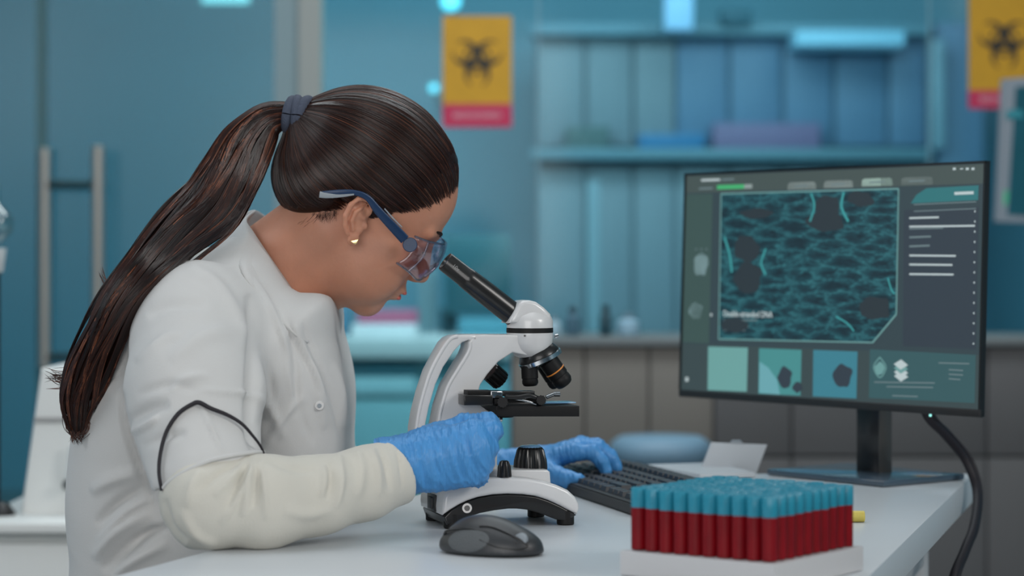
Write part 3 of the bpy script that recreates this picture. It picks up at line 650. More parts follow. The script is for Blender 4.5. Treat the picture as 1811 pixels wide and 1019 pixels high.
# stand
nz = W(1547, 735, 3.02); pole_c = (.470, 3.005)
def rotbox(name, c, hw, hd, z0, z1, m, parent, bev=.002):
    Mx = Matrix.Translation((c[0], c[1], 0)) @ Matrix.Rotation(ang_m, 4, 'Z'); return box(name, (-hw, -hd, z0), (hw, hd, z1), m, parent, bev, Mx)
rotbox('stand_neck', (.478, 3.012), .021, .011, DESK+.006, .93, mat('stand_black', (26, 26, 28), .3, coat=.2), mo, .003)
rotbox('neck_side', (.478+.0215*wv[0], 3.012+.0215*wv[1]), .0012, .0115, DESK+.008, .92, mat('grey_neck_trim', (92, 90, 88), .3, .5), mo, .0005)
rotbox('stand_base', (.478-.012, 3.012-.006), .104, .078, DESK+.0005, DESK+.0085, mat('glossy_base_reflection_tint', (66, 82, 96), .2, coat=.6), mo, .002)  # slate-blue reflection on the plate is put into its base colour
o = rod('power_light', m3(LW-.085, -.0015, .004), m3(LW-.085, -.004, .004), .0014, mat('lit_led', (150, 230, 220), .3, emit=(150, 235, 225), es=1.6), mo)
ca = tube('monitor_cable', [m3(LW-.135, .06, .03), m3(LW-.115, .0, .028), W(1672, 770, 2.93), W(1708, 815, 2.95), W(1727, 870, 2.93), W(1722, 930, 2.85), W(1705, 975, 2.8), W(1682, 1040, 2.75), W(1676, 1180, 2.75)], .0055, M['blackcord'])
meta(ca, 'thick black cable hanging from the monitor past the desk edge', 'cable')
ca = tube('monitor_cable', [m3(LW-.130, .06, .034), m3(LW-.108, .0, .032), W(1680, 768, 2.96), W(1716, 812, 2.98), W(1733, 866, 2.96), W(1728, 930, 2.88), W(1711, 975, 2.82), W(1690, 1040, 2.77), W(1684, 1180, 2.77)], .0035, M['blackcord'])
meta(ca, 'thinner black cable running beside the thick one past the desk', 'cable')

# ---------------------------------------------------------------- keyboard
KO = np.array([.022, 2.965]); kd = np.array([.27, -.963]); kp = np.array([.963, .27]); KL, KW = .44, .150; 
kb = empty('computer_keyboard', (KO[0], KO[1], DESK), 'black computer keyboard under the left gloved hand', 'keyboard')
def k3(a, b, z):
    """a along the rows (towards the camera), b across (away from the user)"""
    p = KO+kd*a+kp*b; return (p[0], p[1], DESK+z+b*.05)
def kbox(name, a0, a1, b0, b1, z0, z1, m, parent, bev):
    bm = bmesh.new(); add_prism(bm, [(a0, b0), (a1, b0), (a1, b1), (a0, b1)], z0, z1, lambda x, y, d: k3(x, y, d), bev, 2); return bmobj(name, bm, m, parent)
bm = bmesh.new(); vs = [bm.verts.new(p) for p in ((*(KO), DESK+.0005), (*(KO+kd*KL), DESK+.0005), (*(KO+kd*KL+kp*KW), DESK+.0005), (*(KO+kp*KW), DESK+.0005), k3(0, 0, .014), k3(KL, 0, .014), k3(KL, KW, .014), k3(0, KW, .014))]
for f in ((0, 1, 2, 3), (7, 6, 5, 4), (0, 4, 5, 1), (1, 5, 6, 2), (2, 6, 7, 3), (3, 7, 4, 0)): bm.faces.new([vs[i] for i in f])
bmesh.ops.recalc_face_normals(bm, faces=bm.faces); bmesh.ops.bevel(bm, geom=list(bm.edges), offset=.002, segments=2, affect='EDGES'); bmobj('case', bm, M['keyb'], kb)
kproto = {}
def key(a0, b0, w):
    nm = 'key'; hgt = .0055; g = .0012; k = (round(w, 4))
    if k not in kproto:
        bm = bmesh.new(); v = [bm.verts.new(p) for p in ((g, g, 0), (w-g, g, 0), (w-g, .018-g, 0), (g, .018-g, 0), (g+.002, g+.002, hgt), (w-g-.002, g+.002, hgt), (w-g-.002, .016-g, hgt), (g+.002, .016-g, hgt))]
        for f in ((3, 2, 1, 0), (4, 5, 6, 7), (0, 1, 5, 4), (1, 2, 6, 5), (2, 3, 7, 6), (3, 0, 4, 7)): bm.faces.new([v[i] for i in f])
        bmesh.ops.recalc_face_normals(bm, faces=bm.faces); me = bpy.data.meshes.new('key'); bm.to_mesh(me); bm.free(); me.materials.append(M['key']); kproto[k] = me
    o = bpy.data.objects.new(nm, kproto[k]); C.objects.link(o)
    p = k3(a0, b0, .0142); X = Vector((kd[0], kd[1], 0)); Yv = Vector((kp[0], kp[1], .05)).normalized(); Z = X.cross(Yv); 
    R = Matrix((X, Yv, Z)).transposed().to_4x4(); o.matrix_basis = Matrix.Translation(p) @ R
    o.parent = kb; o.matrix_parent_inverse = wm(kb).inverted()
for r_, (b0, ws) in enumerate(((.008, [1.25, 1.25, 1.25, 6.25, 1.25, 1.25, 1.25, 1.25]), (.027, [2.25]+[1]*10+[2.75]), (.046, [1.75]+[1]*11+[2.25]), (.065, [1.5]+[1]*12+[1.5]), (.084, [1]*13+[2]), (.112, [1]*15))):
    a0 = .010
    for w_ in ws: key(a0, b0, w_*.019); a0 += w_*.019
    a0 += .006
    if r_ in (0, 3, 4, 5):
        for _ in range(3): key(a0, b0, .019); a0 += .019
    elif r_ == 1: key(a0+.019, b0, .019)
    a0 = .010+15*.019+.006+3*.019+.006
    while a0+.019 < KL-.004: key(a0, b0, .019); a0 += .019

# ---------------------------------------------------------------- slide box with open lid, yellow cap
sb = empty('slide_box', onz(1290, 848), 'open pale plastic slide box with its lid up left of the monitor base', 'box')
q = [onz(1140, 832), onz(1238, 850), onz(1336, 846), onz(1262, 828)]
bm = bmesh.new(); v0 = [bm.verts.new(p+np.array([0, 0, .001])) for p in q]; v1 = [bm.verts.new(p+np.array([0, 0, .008])) for p in q]
bm.faces.new(v0[::-1]); bm.faces.new(v1)
for i in range(4): bm.faces.new((v0[i], v0[(i+1) % 4], v1[(i+1) % 4], v1[i]))
bmesh.ops.recalc_face_normals(bm, faces=bm.faces); bmesh.ops.bevel(bm, geom=list(bm.edges), offset=.0008, segments=2, affect='EDGES'); bmobj('tray', bm, M['paper'], sb)
YL = 3.08
bm = bmesh.new(); add_prism(bm, [(1240, 829), (1258, 783), (1357, 787), (1336, 843), (1300, 840)], 0, .006, lambda x, z, d: W(x, z, YL)+np.array([0, d, 0]), .0012); bmobj('lid', bm, M['paper'], sb)
bm = bmesh.new(); add_prism(bm, [(1292, 784), (1295, 779), (1310, 779), (1315, 785)], 0, .006, lambda x, z, d: W(x, z, YL)+np.array([0, d, 0]), .0005); bmobj('latch', bm, M['greyrub'], sb)
p = onz(1519, 924); o = rod('yellow_cap', p+np.array([-.012, .0, .0065]), p+np.array([.006, .0, .0065]), .0062, mat('yellow_plastic', (206, 188, 92), .5)); meta(o, 'small yellow tube cap lying behind the rack of red tubes', 'cap')

# ---------------------------------------------------------------- rack of blood tubes
RN = np.array([.2275, 1.985]); ru = np.array([-.80, .60]); rv = np.array([.60, .80]); PT = .0153; NR = 10
rk = empty('tube_rack', (*(RN+ru*.075+rv*.075), DESK), 'white rack packed with red tubes in the right foreground', 'rack')
def r3(a, b, z): p = RN+ru*a+rv*b; return (p[0], p[1], z)
bm = bmesh.new(); add_prism(bm, [(-.004, -.004), (.158, -.004), (.158, .158), (-.004, .158)], DESK+.0005, DESK+.0235, r3, .0015); bmobj('rack_body', bm, M['rack'], rk)
bm = bmesh.new()
add_lathe(bm, [(.0062, 0), (.0070, .0006), (.0071, .020), (.0071, .0385)], 14); tb = bpy.data.meshes.new('tube'); bm.to_mesh(tb); bm.free(); tb.materials.append(M['tubered']); tb.polygons.foreach_set('use_smooth', [True]*len(tb.polygons)); angle_smooth(tb)
bm = bmesh.new()
add_lathe(bm, [(.0066, 0), (.0072, .001), (.0072, .0175), (.0066, .019), (.0048, .019), (.0044, .0165), (.0001, .0165)], 20, None, 10, .0004); cp = bpy.data.meshes.new('cap'); bm.to_mesh(cp); bm.free(); cp.materials.append(M['tubecap']); cp.polygons.foreach_set('use_smooth', [True]*len(cp.polygons)); angle_smooth(cp)
ordn = ['', 'second', 'third', 'fourth', 'fifth', 'sixth', 'seventh', 'eighth', 'ninth', 'last']
for i in range(NR):
    for j in range(NR):
        x, y, _ = r3(PT*(i+.5), PT*(j+.5), 0); dz = rng.uniform(-.0006, .0008)
        if i == 0 and j == 0: lb = 'red tube with teal cap standing at the nearest corner of the rack'
        elif j == 0: lb = 'red tube with teal cap, %s from the near corner along the left face' % ordn[i]
        elif i == 0: lb = 'red tube with teal cap, %s from the near corner along the right face' % ordn[j]
        else: lb = 'red tube inside the packed rack, only its teal cap showing'
        t = bpy.data.objects.new('blood_tube', None); C.objects.link(t); t.location = (x, y, DESK+.0237+max(dz, 0)); t.rotation_euler = (0, 0, rng.uniform(0, 6)); t.empty_display_size = .01
        meta(t, lb, 'tube', 'red tubes in the white rack' if (i and j) else 'red tubes on the rack faces')
        for nm, me, z in (('glass_body', tb, 0), ('cap', cp, .0375)):
            o = bpy.data.objects.new(nm, me); C.objects.link(o); o.parent = t; o.location = (0, 0, z)

# ---------------------------------------------------------------- computer mouse
ms = empty('computer_mouse', onz(868, 985), 'dark grey computer mouse in front of the microscope', 'mouse')
MC = np.array([-.019, 2.236, DESK]); ma = math.radians(-24); mf = np.array([math.cos(ma), math.sin(ma), 0]); ml = np.array([-mf[1], mf[0], 0])
def f_mouse(P):
    q = P-MC; X = q@mf; Yv = q@ml; Z = q[:, 2]
    d = ell(np.stack([X, Yv, Z], 1), (-.012, 0, .004), (.040, .0315, .0335))
    d = smin(d, ell(np.stack([X, Yv, Z], 1), (.016, 0, .002), (.036, .0300, .0245)), .02)
    d = smin(d, ell(np.stack([X, Yv, Z], 1), (-.004, 0, .008), (.050, .0285, .012)), .012)
    return smax(d, .0015-Z, .003)
V, Q = surface(f_mouse, axis(-.10, .06, .0016), axis(2.15, 2.32, .0016), axis(.748, .80, .0016)); V = relax(V, Q, 3)
mesh_np('shell', V, Q, M['mouse'], ms)
def ms3(x, y, z): return MC+mf*x+ml*y+np.array([0, 0, z])
tube('side_trim', [ms3(-.049, -.008, .014), ms3(-.040, -.0205, .0225), ms3(-.018, -.0245, .0262), ms3(.010, -.0245, .0225), ms3(.036, -.022, .0140)], .0013, M['mblack'], ms)
V2, Q2 = surface(lambda P: smax(f_mouse(P)-.0006, ell(P, ms3(-.016, -.034, .016), (.028, .020, .0125)), .002), axis(-.10, .06, .0012), axis(2.15, 2.32, .0012), axis(.748, .80, .0012)); mesh_np('side_grip', V2, Q2, M['mouseside'], ms)
om = lambda x, y, l=.0004: on_surf(f_mouse, x, y, 2.1, 2.4, l)
tube('button_gap', [om(x, y) for x, y in ((848, 931), (868, 932), (890, 940), (914, 952), (934, 966))], .0011, M['mblack'], ms)
tube('button_gap', [om(x, y) for x, y in ((934, 966), (918, 972), (880, 968), (848, 955))], .0007, M['mblack'], ms)
w_ = om(922, 948, .001); rod('scroll_wheel', w_-ml*.003-np.array([0, 0, .0035]), w_+ml*.003-np.array([0, 0, .0035]), .0062, M['greyrub'], ms)

# ---------------------------------------------------------------- microscope
al = math.radians(16); mx = np.array([math.cos(al), math.sin(al), 0]); mn = np.array([math.sin(al), -math.cos(al), 0])   # forward, towards camera
M0 = W(890, 900, 2.50); CAM = np.array([0, 0, CAMZ])
def mp(px, py, lat=0.0):
    """photograph point on the vertical plane at lateral offset lat -> (local x, z)"""
    d = W(px, py, 1.0)-CAM; o = M0+mn*lat; t = ((o-CAM)@mn)/(d@mn); p = CAM+d*t-M0; return (p@mx, p[2]+M0[2])
def m3d(x, z, lat): return np.array([M0[0], M0[1], 0])+mx*x+mn*lat+np.array([0, 0, z])
mc = empty('microscope', (M0[0], M0[1], DESK), 'white microscope with black eyepiece tube that the woman looks into', 'microscope')
def mprism(name, pxs, lat0, lat1, m, parent=mc, bev=.003, smooth=0, closed=True):
    if smooth: pxs = catmull(pxs, smooth, True)
    poly = [mp(p[0], p[1], max(lat0, lat1)) for p in pxs]; bm = bmesh.new(); add_prism(bm, poly, lat0, lat1, m3d, bev); return bmobj(name, bm, m, parent, 40)
def mpt(px, py, lat): x, z = mp(px, py, lat); return m3d(x, z, lat)
# base shell
mprism('base_shell', [(784, 912), (783, 900), (785, 880), (792, 868), (812, 862), (842, 852), (872, 846), (905, 844), (935, 846), (962, 851), (985, 858), (1005, 867), (1018, 879), (1025, 892), (1025, 902), (1021, 910), (1005, 902), (989, 893.5), (970, 885), (949, 878), (925, 875), (899, 874), (872, 875.5), (846, 880), (828, 886), (813, 893), (798, 902)], -.052, .052, M['mwhite'], bev=.007)
mprism('base_arch', [(791, 929), (786, 915), (798, 903), (813, 894), (828, 887), (846, 881), (872, 876.5), (899, 875), (925, 876), (949, 879), (970, 886), (989, 894.5), (1005, 903), (1020, 911), (1007, 919), (1001, 922), (983, 919), (959, 909), (933, 902), (915, 900), (899, 900), (875, 903), (849, 908), (832, 914), (816, 921)], -.049, .049, M['mblack'], bev=.0015)
mprism('pedestal', [(852, 858), (853, 835), (858, 831), (968, 831), (973, 835), (975, 858)], -.030, .030, M['mwhite'], bev=.002)
for px, py, lt in ((1000, 922, .040), (800, 925, .040), (800, 925, -.040), (985, 922, -.040)):
    x, z = mp(px, py, .04); p = m3d(x, 0, lt); rod('foot', (p[0], p[1], DESK+.0003), (p[0], p[1], DESK+.016), .0095, M['mmatte'], mc)
jk = rod('power_jack', mpt(826, 899, .048), mpt(826, 899, .0508), .0056, mat('dull_steel', (150, 150, 150), .35, .9), mc); rod('jack_hole', mpt(826, 899, .0505), mpt(826, 899, .0522), .0030, M['mblack'], jk)
# rear panel and switch on the back end face (seen at its left)
xb, _ = mp(784, 890, .052)
def bk(lat0, lat1, z0, z1, x0, x1, name, m):
    bm = bmesh.new(); add_prism(bm, [(x0, z0), (x1, z0), (x1, z1), (x0, z1)], lat0, lat1, m3d, .001, 2); return bmobj(name, bm, m, mc)
bk(-.012, .022, .766, .784, xb-.002, xb+.004, 'switch_recess', M['mblack']); bk(-.004, .014, .769, .781, xb-.004, xb+.004, 'power_switch', mat('charcoal_switch', (52, 54, 56), .4))
# arm: outer handle strip and main arm with the slot between them
TA = .017
strip = [(733, 775), (733, 758), (737.5, 731), (747, 693), (759.5, 656), (778, 621), (786, 607), (795, 598), (806.6, 593), (830, 592), (846, 592), (846, 606), (829, 602), (818, 606), (803.5, 621.5), (784.6, 649.5), (770.5, 681), (759.5, 718.5), (753, 750), (751, 775), (751, 870), (735, 870)]
main = [(840, 592), (870, 592), (905, 592), (935, 592), (935, 630), (907, 624), (882, 640), (863, 662), (850, 681), (845, 700), (848, 716), (862, 726), (879, 734), (880, 790), (880, 836), (745, 870), (752, 860), (766, 800), (769, 760), (772, 744), (777, 718.5), (788, 684), (806.6, 652.6), (822, 628), (827, 616), (828, 607), (832, 600)]
def inset_prism():
    bm = bmesh.new()
    for pl in (strip, main):
        poly = [mp(p[0], p[1], TA) for p in pl]; add_prism(bm, poly, -TA, TA, m3d, .0028, 3)
    return bmobj('arm', bm, M['mwhite'], mc, 40)
inset_prism()
# lips along both edges of the arm (raised rims)
for nm, pl in (('arm_rim', [(735, 765), (740, 731), (749.5, 693), (762, 656), (780, 622), (796, 600), (809, 595)]), ('arm_rim', [(774, 765), (776, 744), (781, 718.5), (792, 684), (810, 653), (825, 629), (831, 615), (831, 605)])):
    tube(nm, [mpt(a, b, TA) for a, b in pl], .0022, M['mwhite'], mc)
# head
bm = bmesh.new(); hx, _ = mp(937, 600, 0); Ht = m3d(hx, 0, 0)
def zz(py): return CAMZ-(py-HZ)/FPX*2.50
Mh = Matrix.Translation((Ht[0], Ht[1], 0)); R = .0255
add_lathe(bm, [(.010, zz(634)), (.017, zz(630)), (.0225, zz(618)), (.0250, zz(606)), (R, zz(597)), (R, zz(589)), (.0245, zz(588))], 48, Mh); bmobj('turret_bowl', bm, M['mwhite'], mc, 50)
bm = bmesh.new(); add_lathe(bm, [(.0250, zz(589)), (.0258, zz(588.5)), (.0258, zz(580.5)), (.0250, zz(580))], 48, Mh); bmobj('head_ring', bm, M['mmatte'], mc, 40)
bm = bmesh.new(); add_lathe(bm, [(R, zz(580)), (R, zz(568)), (.0235, zz(560)), (.018, zz(552))], 48, Mh)
add_prism(bm, [mp(p[0], p[1], .015) for p in ((899, 572), (903, 562), (917, 537), (925, 532), (936, 531), (948, 534), (962, 544), (974, 556), (974, 572))], -.018, .018, m3d, .005); bmobj('prism_housing', bm, M['mwhite'], mc, 40)
a = mpt(787, 462, 0); b = mpt(912, 560, 0); Mt, Lt = frame_to(a, b); bm = bmesh.new()
add_lathe(bm, [(.0075, .003), (.0088, 0), (.0105, .0), (.0112, .0015), (.0114, .028), (.0118, .0285), (.0122, .034), (.0128, .060), (.0130, Lt)], 40, Mt); tbm = bmobj('eyepiece_tube', bm, M['mtube'], mc, 40)
bm = bmesh.new(); add_lathe(bm, [(.0001, .0022), (.0076, .0028), (.0078, .0034)], 32, Mt); bmobj('eyepiece_lens', bm, M['bluelens'], tbm, 60)
axv = (Vector(b)-Vector(a)).normalized()
text('magnification_mark', '10x', .006, Mt @ Vector((0, 0, .012)) + (Vector(mn)*.0112), (math.pi/2, math.radians(38), al), mat('grey_print', (150, 150, 150), .5), tbm)
rod('set_screw', mpt(981, 595, .01), mpt(987, 594, .01), .0022, M['chrome'], mc); rod('screw_hole', mpt(928, 594, .0245), mpt(928, 594, .0256), .0011, M['mblack'], mc)
# nosepiece
c0 = np.array(mpt(955, 634, 0)); ad = (mx*.40+np.array([0, 0, -.91])); ad /= np.linalg.norm(ad)
Mn, _ = frame_to(c0-ad*.006, c0+ad*.01); bm = bmesh.new(); add_lathe(bm, [(.015, -.010), (.020, -.004), (.0235, .002), (.0235, .004)], 40, Mn); ns = bmobj('nosepiece', bm, M['mblack'], mc, 40)
bm = bmesh.new(); add_lathe(bm, [(.0235, .0035), (.0252, .004), (.0252, .0085), (.0235, .009), (.012, .0095)], 48, Mn, 40, .0004); bmobj('nosepiece_rim', bm, M['chrome'], ns, 40)
def objective(p0, p1, lat0, lat1, r, ringc=None, r_tip=None, knurl=0):
    a = np.array(mpt(p0[0], p0[1], lat0)); b = np.array(mpt(p1[0], p1[1], lat1)); Mo, L = frame_to(a, b); rt = r_tip or r*.8; bm = bmesh.new()
    add_lathe(bm, [(r*.9, 0), (r, .001), (r, L*.62), (r*.93, L*.64), (r*.93, L*.70), (r*.97, L*.72), (r*.97, L*.86), (rt, L*.97), (rt*.8, L), (.0005, L)], 32, Mo, knurl, .0005); o = bmobj('objective', bm, M['mmatte'] if not knurl else M['mblack'], mc, 35); o['label'] = 'black objective lens barrel'
    if ringc:
        bm = bmesh.new(); add_lathe(bm, [(r*1.0, L*.40), (r*1.03, L*.41), (r*1.03, L*.435), (r, L*.445)], 32, Mo); bmobj('colour_ring', bm, ringc, o)
    return o
objective((936, 646), (938, 683), .006, .006, .0092, None)
objective((960, 646), (984, 684), -.012, -.016, .0075, None)
objective((968, 637), (1000, 681), .004, .004, .0112, M['orange'])
# knurled focus knob behind the arm
rod('focus_knob', mpt(866, 656, -.026), mpt(886, 674, -.030), .0115, M['mblack'], mc, ribs=14, ribd=.0009, n=56)
# stage and mechanical stage
def mbox(name, x0, y0, x1, y1, l0, l1, m, parent=mc, bev=.001): return mprism(name, [(x0, y1), (x1, y1), (x1, y0), (x0, y0)], l0, l1, m, parent, bev)
sg = mbox('stage', 877, 718, 1025, 737, -.050, .045, M['mmatte'])
mbox('stage_lip', 884, 712, 948, 720, .0, .043, M['mblack'], sg)
mbox('slide_holder', 821, 699, 872, 717, .020, .046, M['mblack']); mbox('scale_plate', 828, 691, 870, 699, .020, .040, M['mmatte'])
mbox('silver_block', 868, 692, 889, 704, .022, .044, M['chrome'])
mbox('guide_rail', 889, 692, 946, 701, .024, .040, M['mblack']); tube('slide_clip', [mpt(896, 704, .042), mpt(925, 708, .042), mpt(948, 715, .042)], .0016, M['chrome'], mc)
tube('slide_clip', [mpt(893, 702, .043), mpt(916, 703, .043), mpt(938, 700, .043), mpt(952, 706, .043)], .0028, M['mblack'], mc)
rod('stage_knob', mpt(889, 712, .046), mpt(889, 712, .055), .0062, M['mmatte'], mc, ribs=12, ribd=.0006, n=48); rod('stage_knob', mpt(957, 708, .040), mpt(957, 708, .049), .0056, M['mmatte'], mc, ribs=12, ribd=.0006, n=48)
mbox('rail_arm', 874, 705, 960, 716, .026, .040, M['mmatte'])
rod('slide_screw', mpt(966, 703, .03), mpt(980, 697, .03), .0022, M['chrome'], mc); rod('slide_screw', mpt(980, 697, .03), mpt(990, 697, .03), .0028, M['chrome'], mc)
bm = bmesh.new(); pg = mpt(985, 716, 0); zt = zz(717)+.0016; add_box(bm, (-.018, -.013, 0), (.018, .013, .0012), .0003, Matrix.Translation((pg[0], pg[1], mp(985, 718, .045)[1]+.0004)) @ Matrix.Rotation(al, 4, 'Z')); bmobj('glass_slide', bm, M['bluelens'], mc)
rod('stage_screw', mpt(883, 742, .03), mpt(888, 742, .03), .0025, M['chrome'], mc); rod('stage_support', mpt(890, 738, .0), mpt(890, 732, .0), .012, M['mmatte'], mc)
# lamp housing and dimmer knob standing on the pedestal
lx = mpt(938, 832, .0); bm = bmesh.new(); add_lathe(bm, [(.0185, 0), (.0188, .002), (.0182, .010), (.0150, .022), (.0130, .0245), (.0105, .0255)], 80, Matrix.Translation((lx[0], lx[1], zz(832))), 20, .0011); lh = bmobj('lamp_housing', bm, M['mblack'], mc, 30)
bm = bmesh.new(); add_lathe(bm, [(.0118, .0248), (.0108, .0262), (.006, .0272), (.0002, .0275)], 32, Matrix.Translation((lx[0], lx[1], zz(832)))); bmobj('condenser_lens', bm, M['bluelens'], lh, 80)
dx = mpt(892, 843, .045); bm = bmesh.new(); add_lathe(bm, [(.0078, 0), (.0078, .002), (.0070, .011), (.0050, .0165), (.003, .0175), (.0002, .0176)], 56, Matrix.Translation((dx[0], dx[1], mp(892, 842, .045)[1]-.0008)), 14, .0009); bmobj('dimmer_knob', bm, M['mblack'], mc, 30)
rod('coarse_focus_knob', mpt(820, 800, .017), mpt(820, 800, .034), .016, M['mblack'], mc, ribs=20, ribd=.0008, n=80)

# ---------------------------------------------------------------- the woman
pe = empty('person', (-.37, 2.62, 0), 'woman in a white lab coat and long brown ponytail looking into the microscope', 'person')
hp, hy, hr = .574, .284, .203
def _rx(a): c, s = math.cos(a), math.sin(a); return np.array([[1, 0, 0], [0, c, -s], [0, s, c]])
def _ry(a): c, s = math.cos(a), math.sin(a); return np.array([[c, 0, s], [0, 1, 0], [-s, 0, c]])
def _rz(a): c, s = math.cos(a), math.sin(a); return np.array([[c, -s, 0], [s, c, 0], [0, 0, 1]])
HR = _rz(hy)@_ry(hp)@_rx(hr); HO = np.array([-.1814, 2.6, 1.0936]); HS = .985
def toL(P): return (P-HO)@HR/HS
def toW(p): return HO+HS*(np.asarray(p, float)@HR.T)
def Lp(px, py, y0):
    """photograph point -> head-local point on the plane y = y0"""
    d = (W(px, py, 1.0)-CAM)@HR; o = (CAM-HO)@HR; t = (y0*HS-o[1])/d[1]; return (o+d*t)/HS
def Lw(px, py, y0): return toW(Lp(px, py, y0))
EC = Lp(634, 392, -.074)      # ear centre
EO = EC
def ear(p):
    # ear in its own frame: e1 along the ear upward-back, e2 forward, lateral = -y
    up = Lp(643, 350, -.076)-Lp(621, 436, -.070); up[1] = 0; L = np.linalg.norm(up); e1 = up/L; e2 = np.array([e1[2], 0, -e1[0]]); 
    q = p-EO; s = L/2
    a = q@e1/s; b = q@e2/s; c = -(q[:, 1])/s      # c outward
    # outline: ear flares outward towards its rear rim
    X = np.stack([b, c-(-b)*.30, a], 1)
    E = lambda cc, rr: ell(X, cc, rr)
    rim = [(.34, .05, .40), (.36, .16, .72), (.14, .24, .95), (-.22, .26, .92), (-.50, .24, .62), (-.60, .20, .18), (-.52, .16, -.22), (-.34, .12, -.52)]
    d = chain(X, rim, [.09, .10, .11, .115, .115, .11, .10, .10], .05)
    body = E((-.10, .02, .15), (.46, .16, .80)); d = smin(d, body, .05)
    d = smax(d, -E((-.14, .24, .62), (.24, .13, .26)), .06)                           # scapha / fossa
    anti = chain(X, [(.02, .15, .62), (-.24, .20, .38), (-.30, .20, .02), (-.16, .18, -.34)], [.07, .09, .09, .08], .05); d = smin(d, anti, .05)
    d = smax(d, -E((.06, .20, -.02), (.22, .22, .30)), .05)                          # concha
    d = smax(d, -E((.16, .10, -.12), (.10, .30, .12)), .04)
    d = smin(d, chain(X, [(.34, .06, .40), (.20, .13, .20), (.0, .12, .22)], [.09, .07, .05], .04), .04)  # crus
    d = smin(d, E((.32, .10, -.12), (.10, .11, .15)), .05)                            # tragus
    lobe = E((-.06, .10, -.72), (.25, .10, .27)); d = smin(d, lobe, .10)
    d = smin(d, E((.02, -.10, .0), (.30, .22, .55)), .12)                             # root to skull
    return d*s
def skull(p):
    return smin(ell(p, (-.010, 0, .053), (.098, .0735, .083)), ell(p, (.034, 0, .052), (.062, .062, .061)), .02)
def f_head(P):
    p = toL(P)
    d = skull(p)
    d = smin(d, ell(p, (.040, 0, -.018), (.054, .057, .068)), .03)
    d = smin(d, ell(p, (.040, 0, -.056), (.046, .046, .036)), .022)
    d = smin(d, ell(p, (.074, 0, -.080), (.0155, .018, .015)), .022)
    for s in (-1, 1):
        d = smin(d, ell(p, (.060, s*.040, -.014), (.024, .020, .019)), .02)
        d = smin(d, ell(p, (.048, s*.034, -.040), (.036, .022, .034)), .02)
        d = smin(d, cap(p, (.092, s*.010, .030), (.080, s*.042, .030), .007, .006), .010)
        d = smax(d, -ell(p, (.104, s*.032, .012), (.020, .019, .013)), .012)
        d = smin(d, ell(p, (.0800, s*.031, .011), (.0125, .0150, .0115)), .003)
    d = smin(d, cap(p, (.090, 0, .024), (.108, 0, -.014), .0065, .0080), .010)
    d = smin(d, ell(p, (.1085, 0, -.019), (.0095, .0100, .0085)), .006)
    for s in (-1, 1): d = smin(d, ell(p, (.100, s*.0115, -.023), (.010, .006, .0065)), .004)
    for s in (-1, 1): d = smax(d, -ell(p, (.1030, s*.0060, -.029), (.0050, .0028, .0030)), .002)
    d = smin(d, ell(p, (.090, 0, -.045), (.012, .022, .014)), .010)
    d = smin(d, ell(p, (.0955, 0, -.0445), (.0095, .021, .0052)), .004)
    d = smin(d, ell(p, (.0930, 0, -.0545), (.0095, .018, .0060)), .004)
    d = smax(d, -ell(p, (.1040, 0, -.0495), (.0080, .022, .0009)), .0015)
    e = ear(p); e2 = ear(np.stack([p[:, 0], -p[:, 1], p[:, 2]], 1)); d = smin(d, e, .004); d = smin(d, e2, .004)
    return d*HS
NK0 = toW((-.012, 0, -.030)); NK1 = W(455, 505, 2.63)
def f_neck(P):
    d = cap(P, NK0, NK1, .054, .060)
    return smin(d, cap(P, toW((.035, 0, -.055)), W(520, 545, 2.63), .022, .03), .05)
GR = dict(wr=W(690, 826, 2.385))
# right hand joints (pixels + depth)
RK = [(836, 764, 2.385), (846, 788, 2.375), (846, 814, 2.378), (836, 838, 2.386)]
RF = [[(836, 764, 2.385), (866, 764, 2.392), (871, 766, 2.418), (858, 776, 2.432)],
      [(846, 788, 2.375), (862, 792, 2.388), (864, 796, 2.415), (848, 800, 2.430)],
      [(846, 814, 2.378), (855, 818, 2.392), (856, 820, 2.418), (842, 822, 2.430)],
      [(836, 838, 2.386), (844, 843, 2.398), (844, 844, 2.420), (832, 842, 2.430)]]
RT = [(728, 800, 2.402), (772, 771, 2.415), (822, 752, 2.416), (862, 748, 2.408), (873, 757, 2.402)]
def f_rhand(P, g):
    """g inflates: 0 for the glove, negative for the skin inside it"""
    w = lambda q: W(*q); wr = [(712, 812, 2.388), (714, 824, 2.384), (714, 834, 2.384), (712, 842, 2.388)]; d = None
    for i in range(4):
        e = cap(P, w(wr[i]), w(RK[i]), .0150+g, .0138+g); d = e if d is None else smin(d, e, .018)
    for i, f in enumerate(RF): d = smin(d, chain(P, [w(q) for q in f], [.0118+g, .0112+g, .0100+g, .0088+g], .003), .004)
    d = smin(d, chain(P, [w(q) for q in RT], [.016+g, .0135+g, .0118+g, .0110+g, .0095+g], .004), .008)
    return smin(d, ell(P, w((770, 808, 2.396)), (.036+g, .018+g, .032+g)), .015)
LK = [(1016, 800, 2.845), (1024, 791, 2.868), (1028, 788, 2.89), (1024, 792, 2.912)]
LF = [[(1016, 800, 2.845), (1046, 800, 2.842), (1064, 816, 2.840), (1072, 832, 2.840)],
      [(1024, 791, 2.868), (1056, 794, 2.866), (1080, 812, 2.866), (1090, 827, 2.866)],
      [(1028, 788, 2.89), (1056, 789, 2.893), (1078, 806, 2.893), (1088, 822, 2.893)],
      [(1024, 792, 2.912), (1044, 794, 2.918), (1060, 808, 2.920), (1068, 819, 2.920)]]
LT = [(958, 828, 2.845), (984, 842, 2.825), (1006, 848, 2.808), (1022, 850, 2.80)]
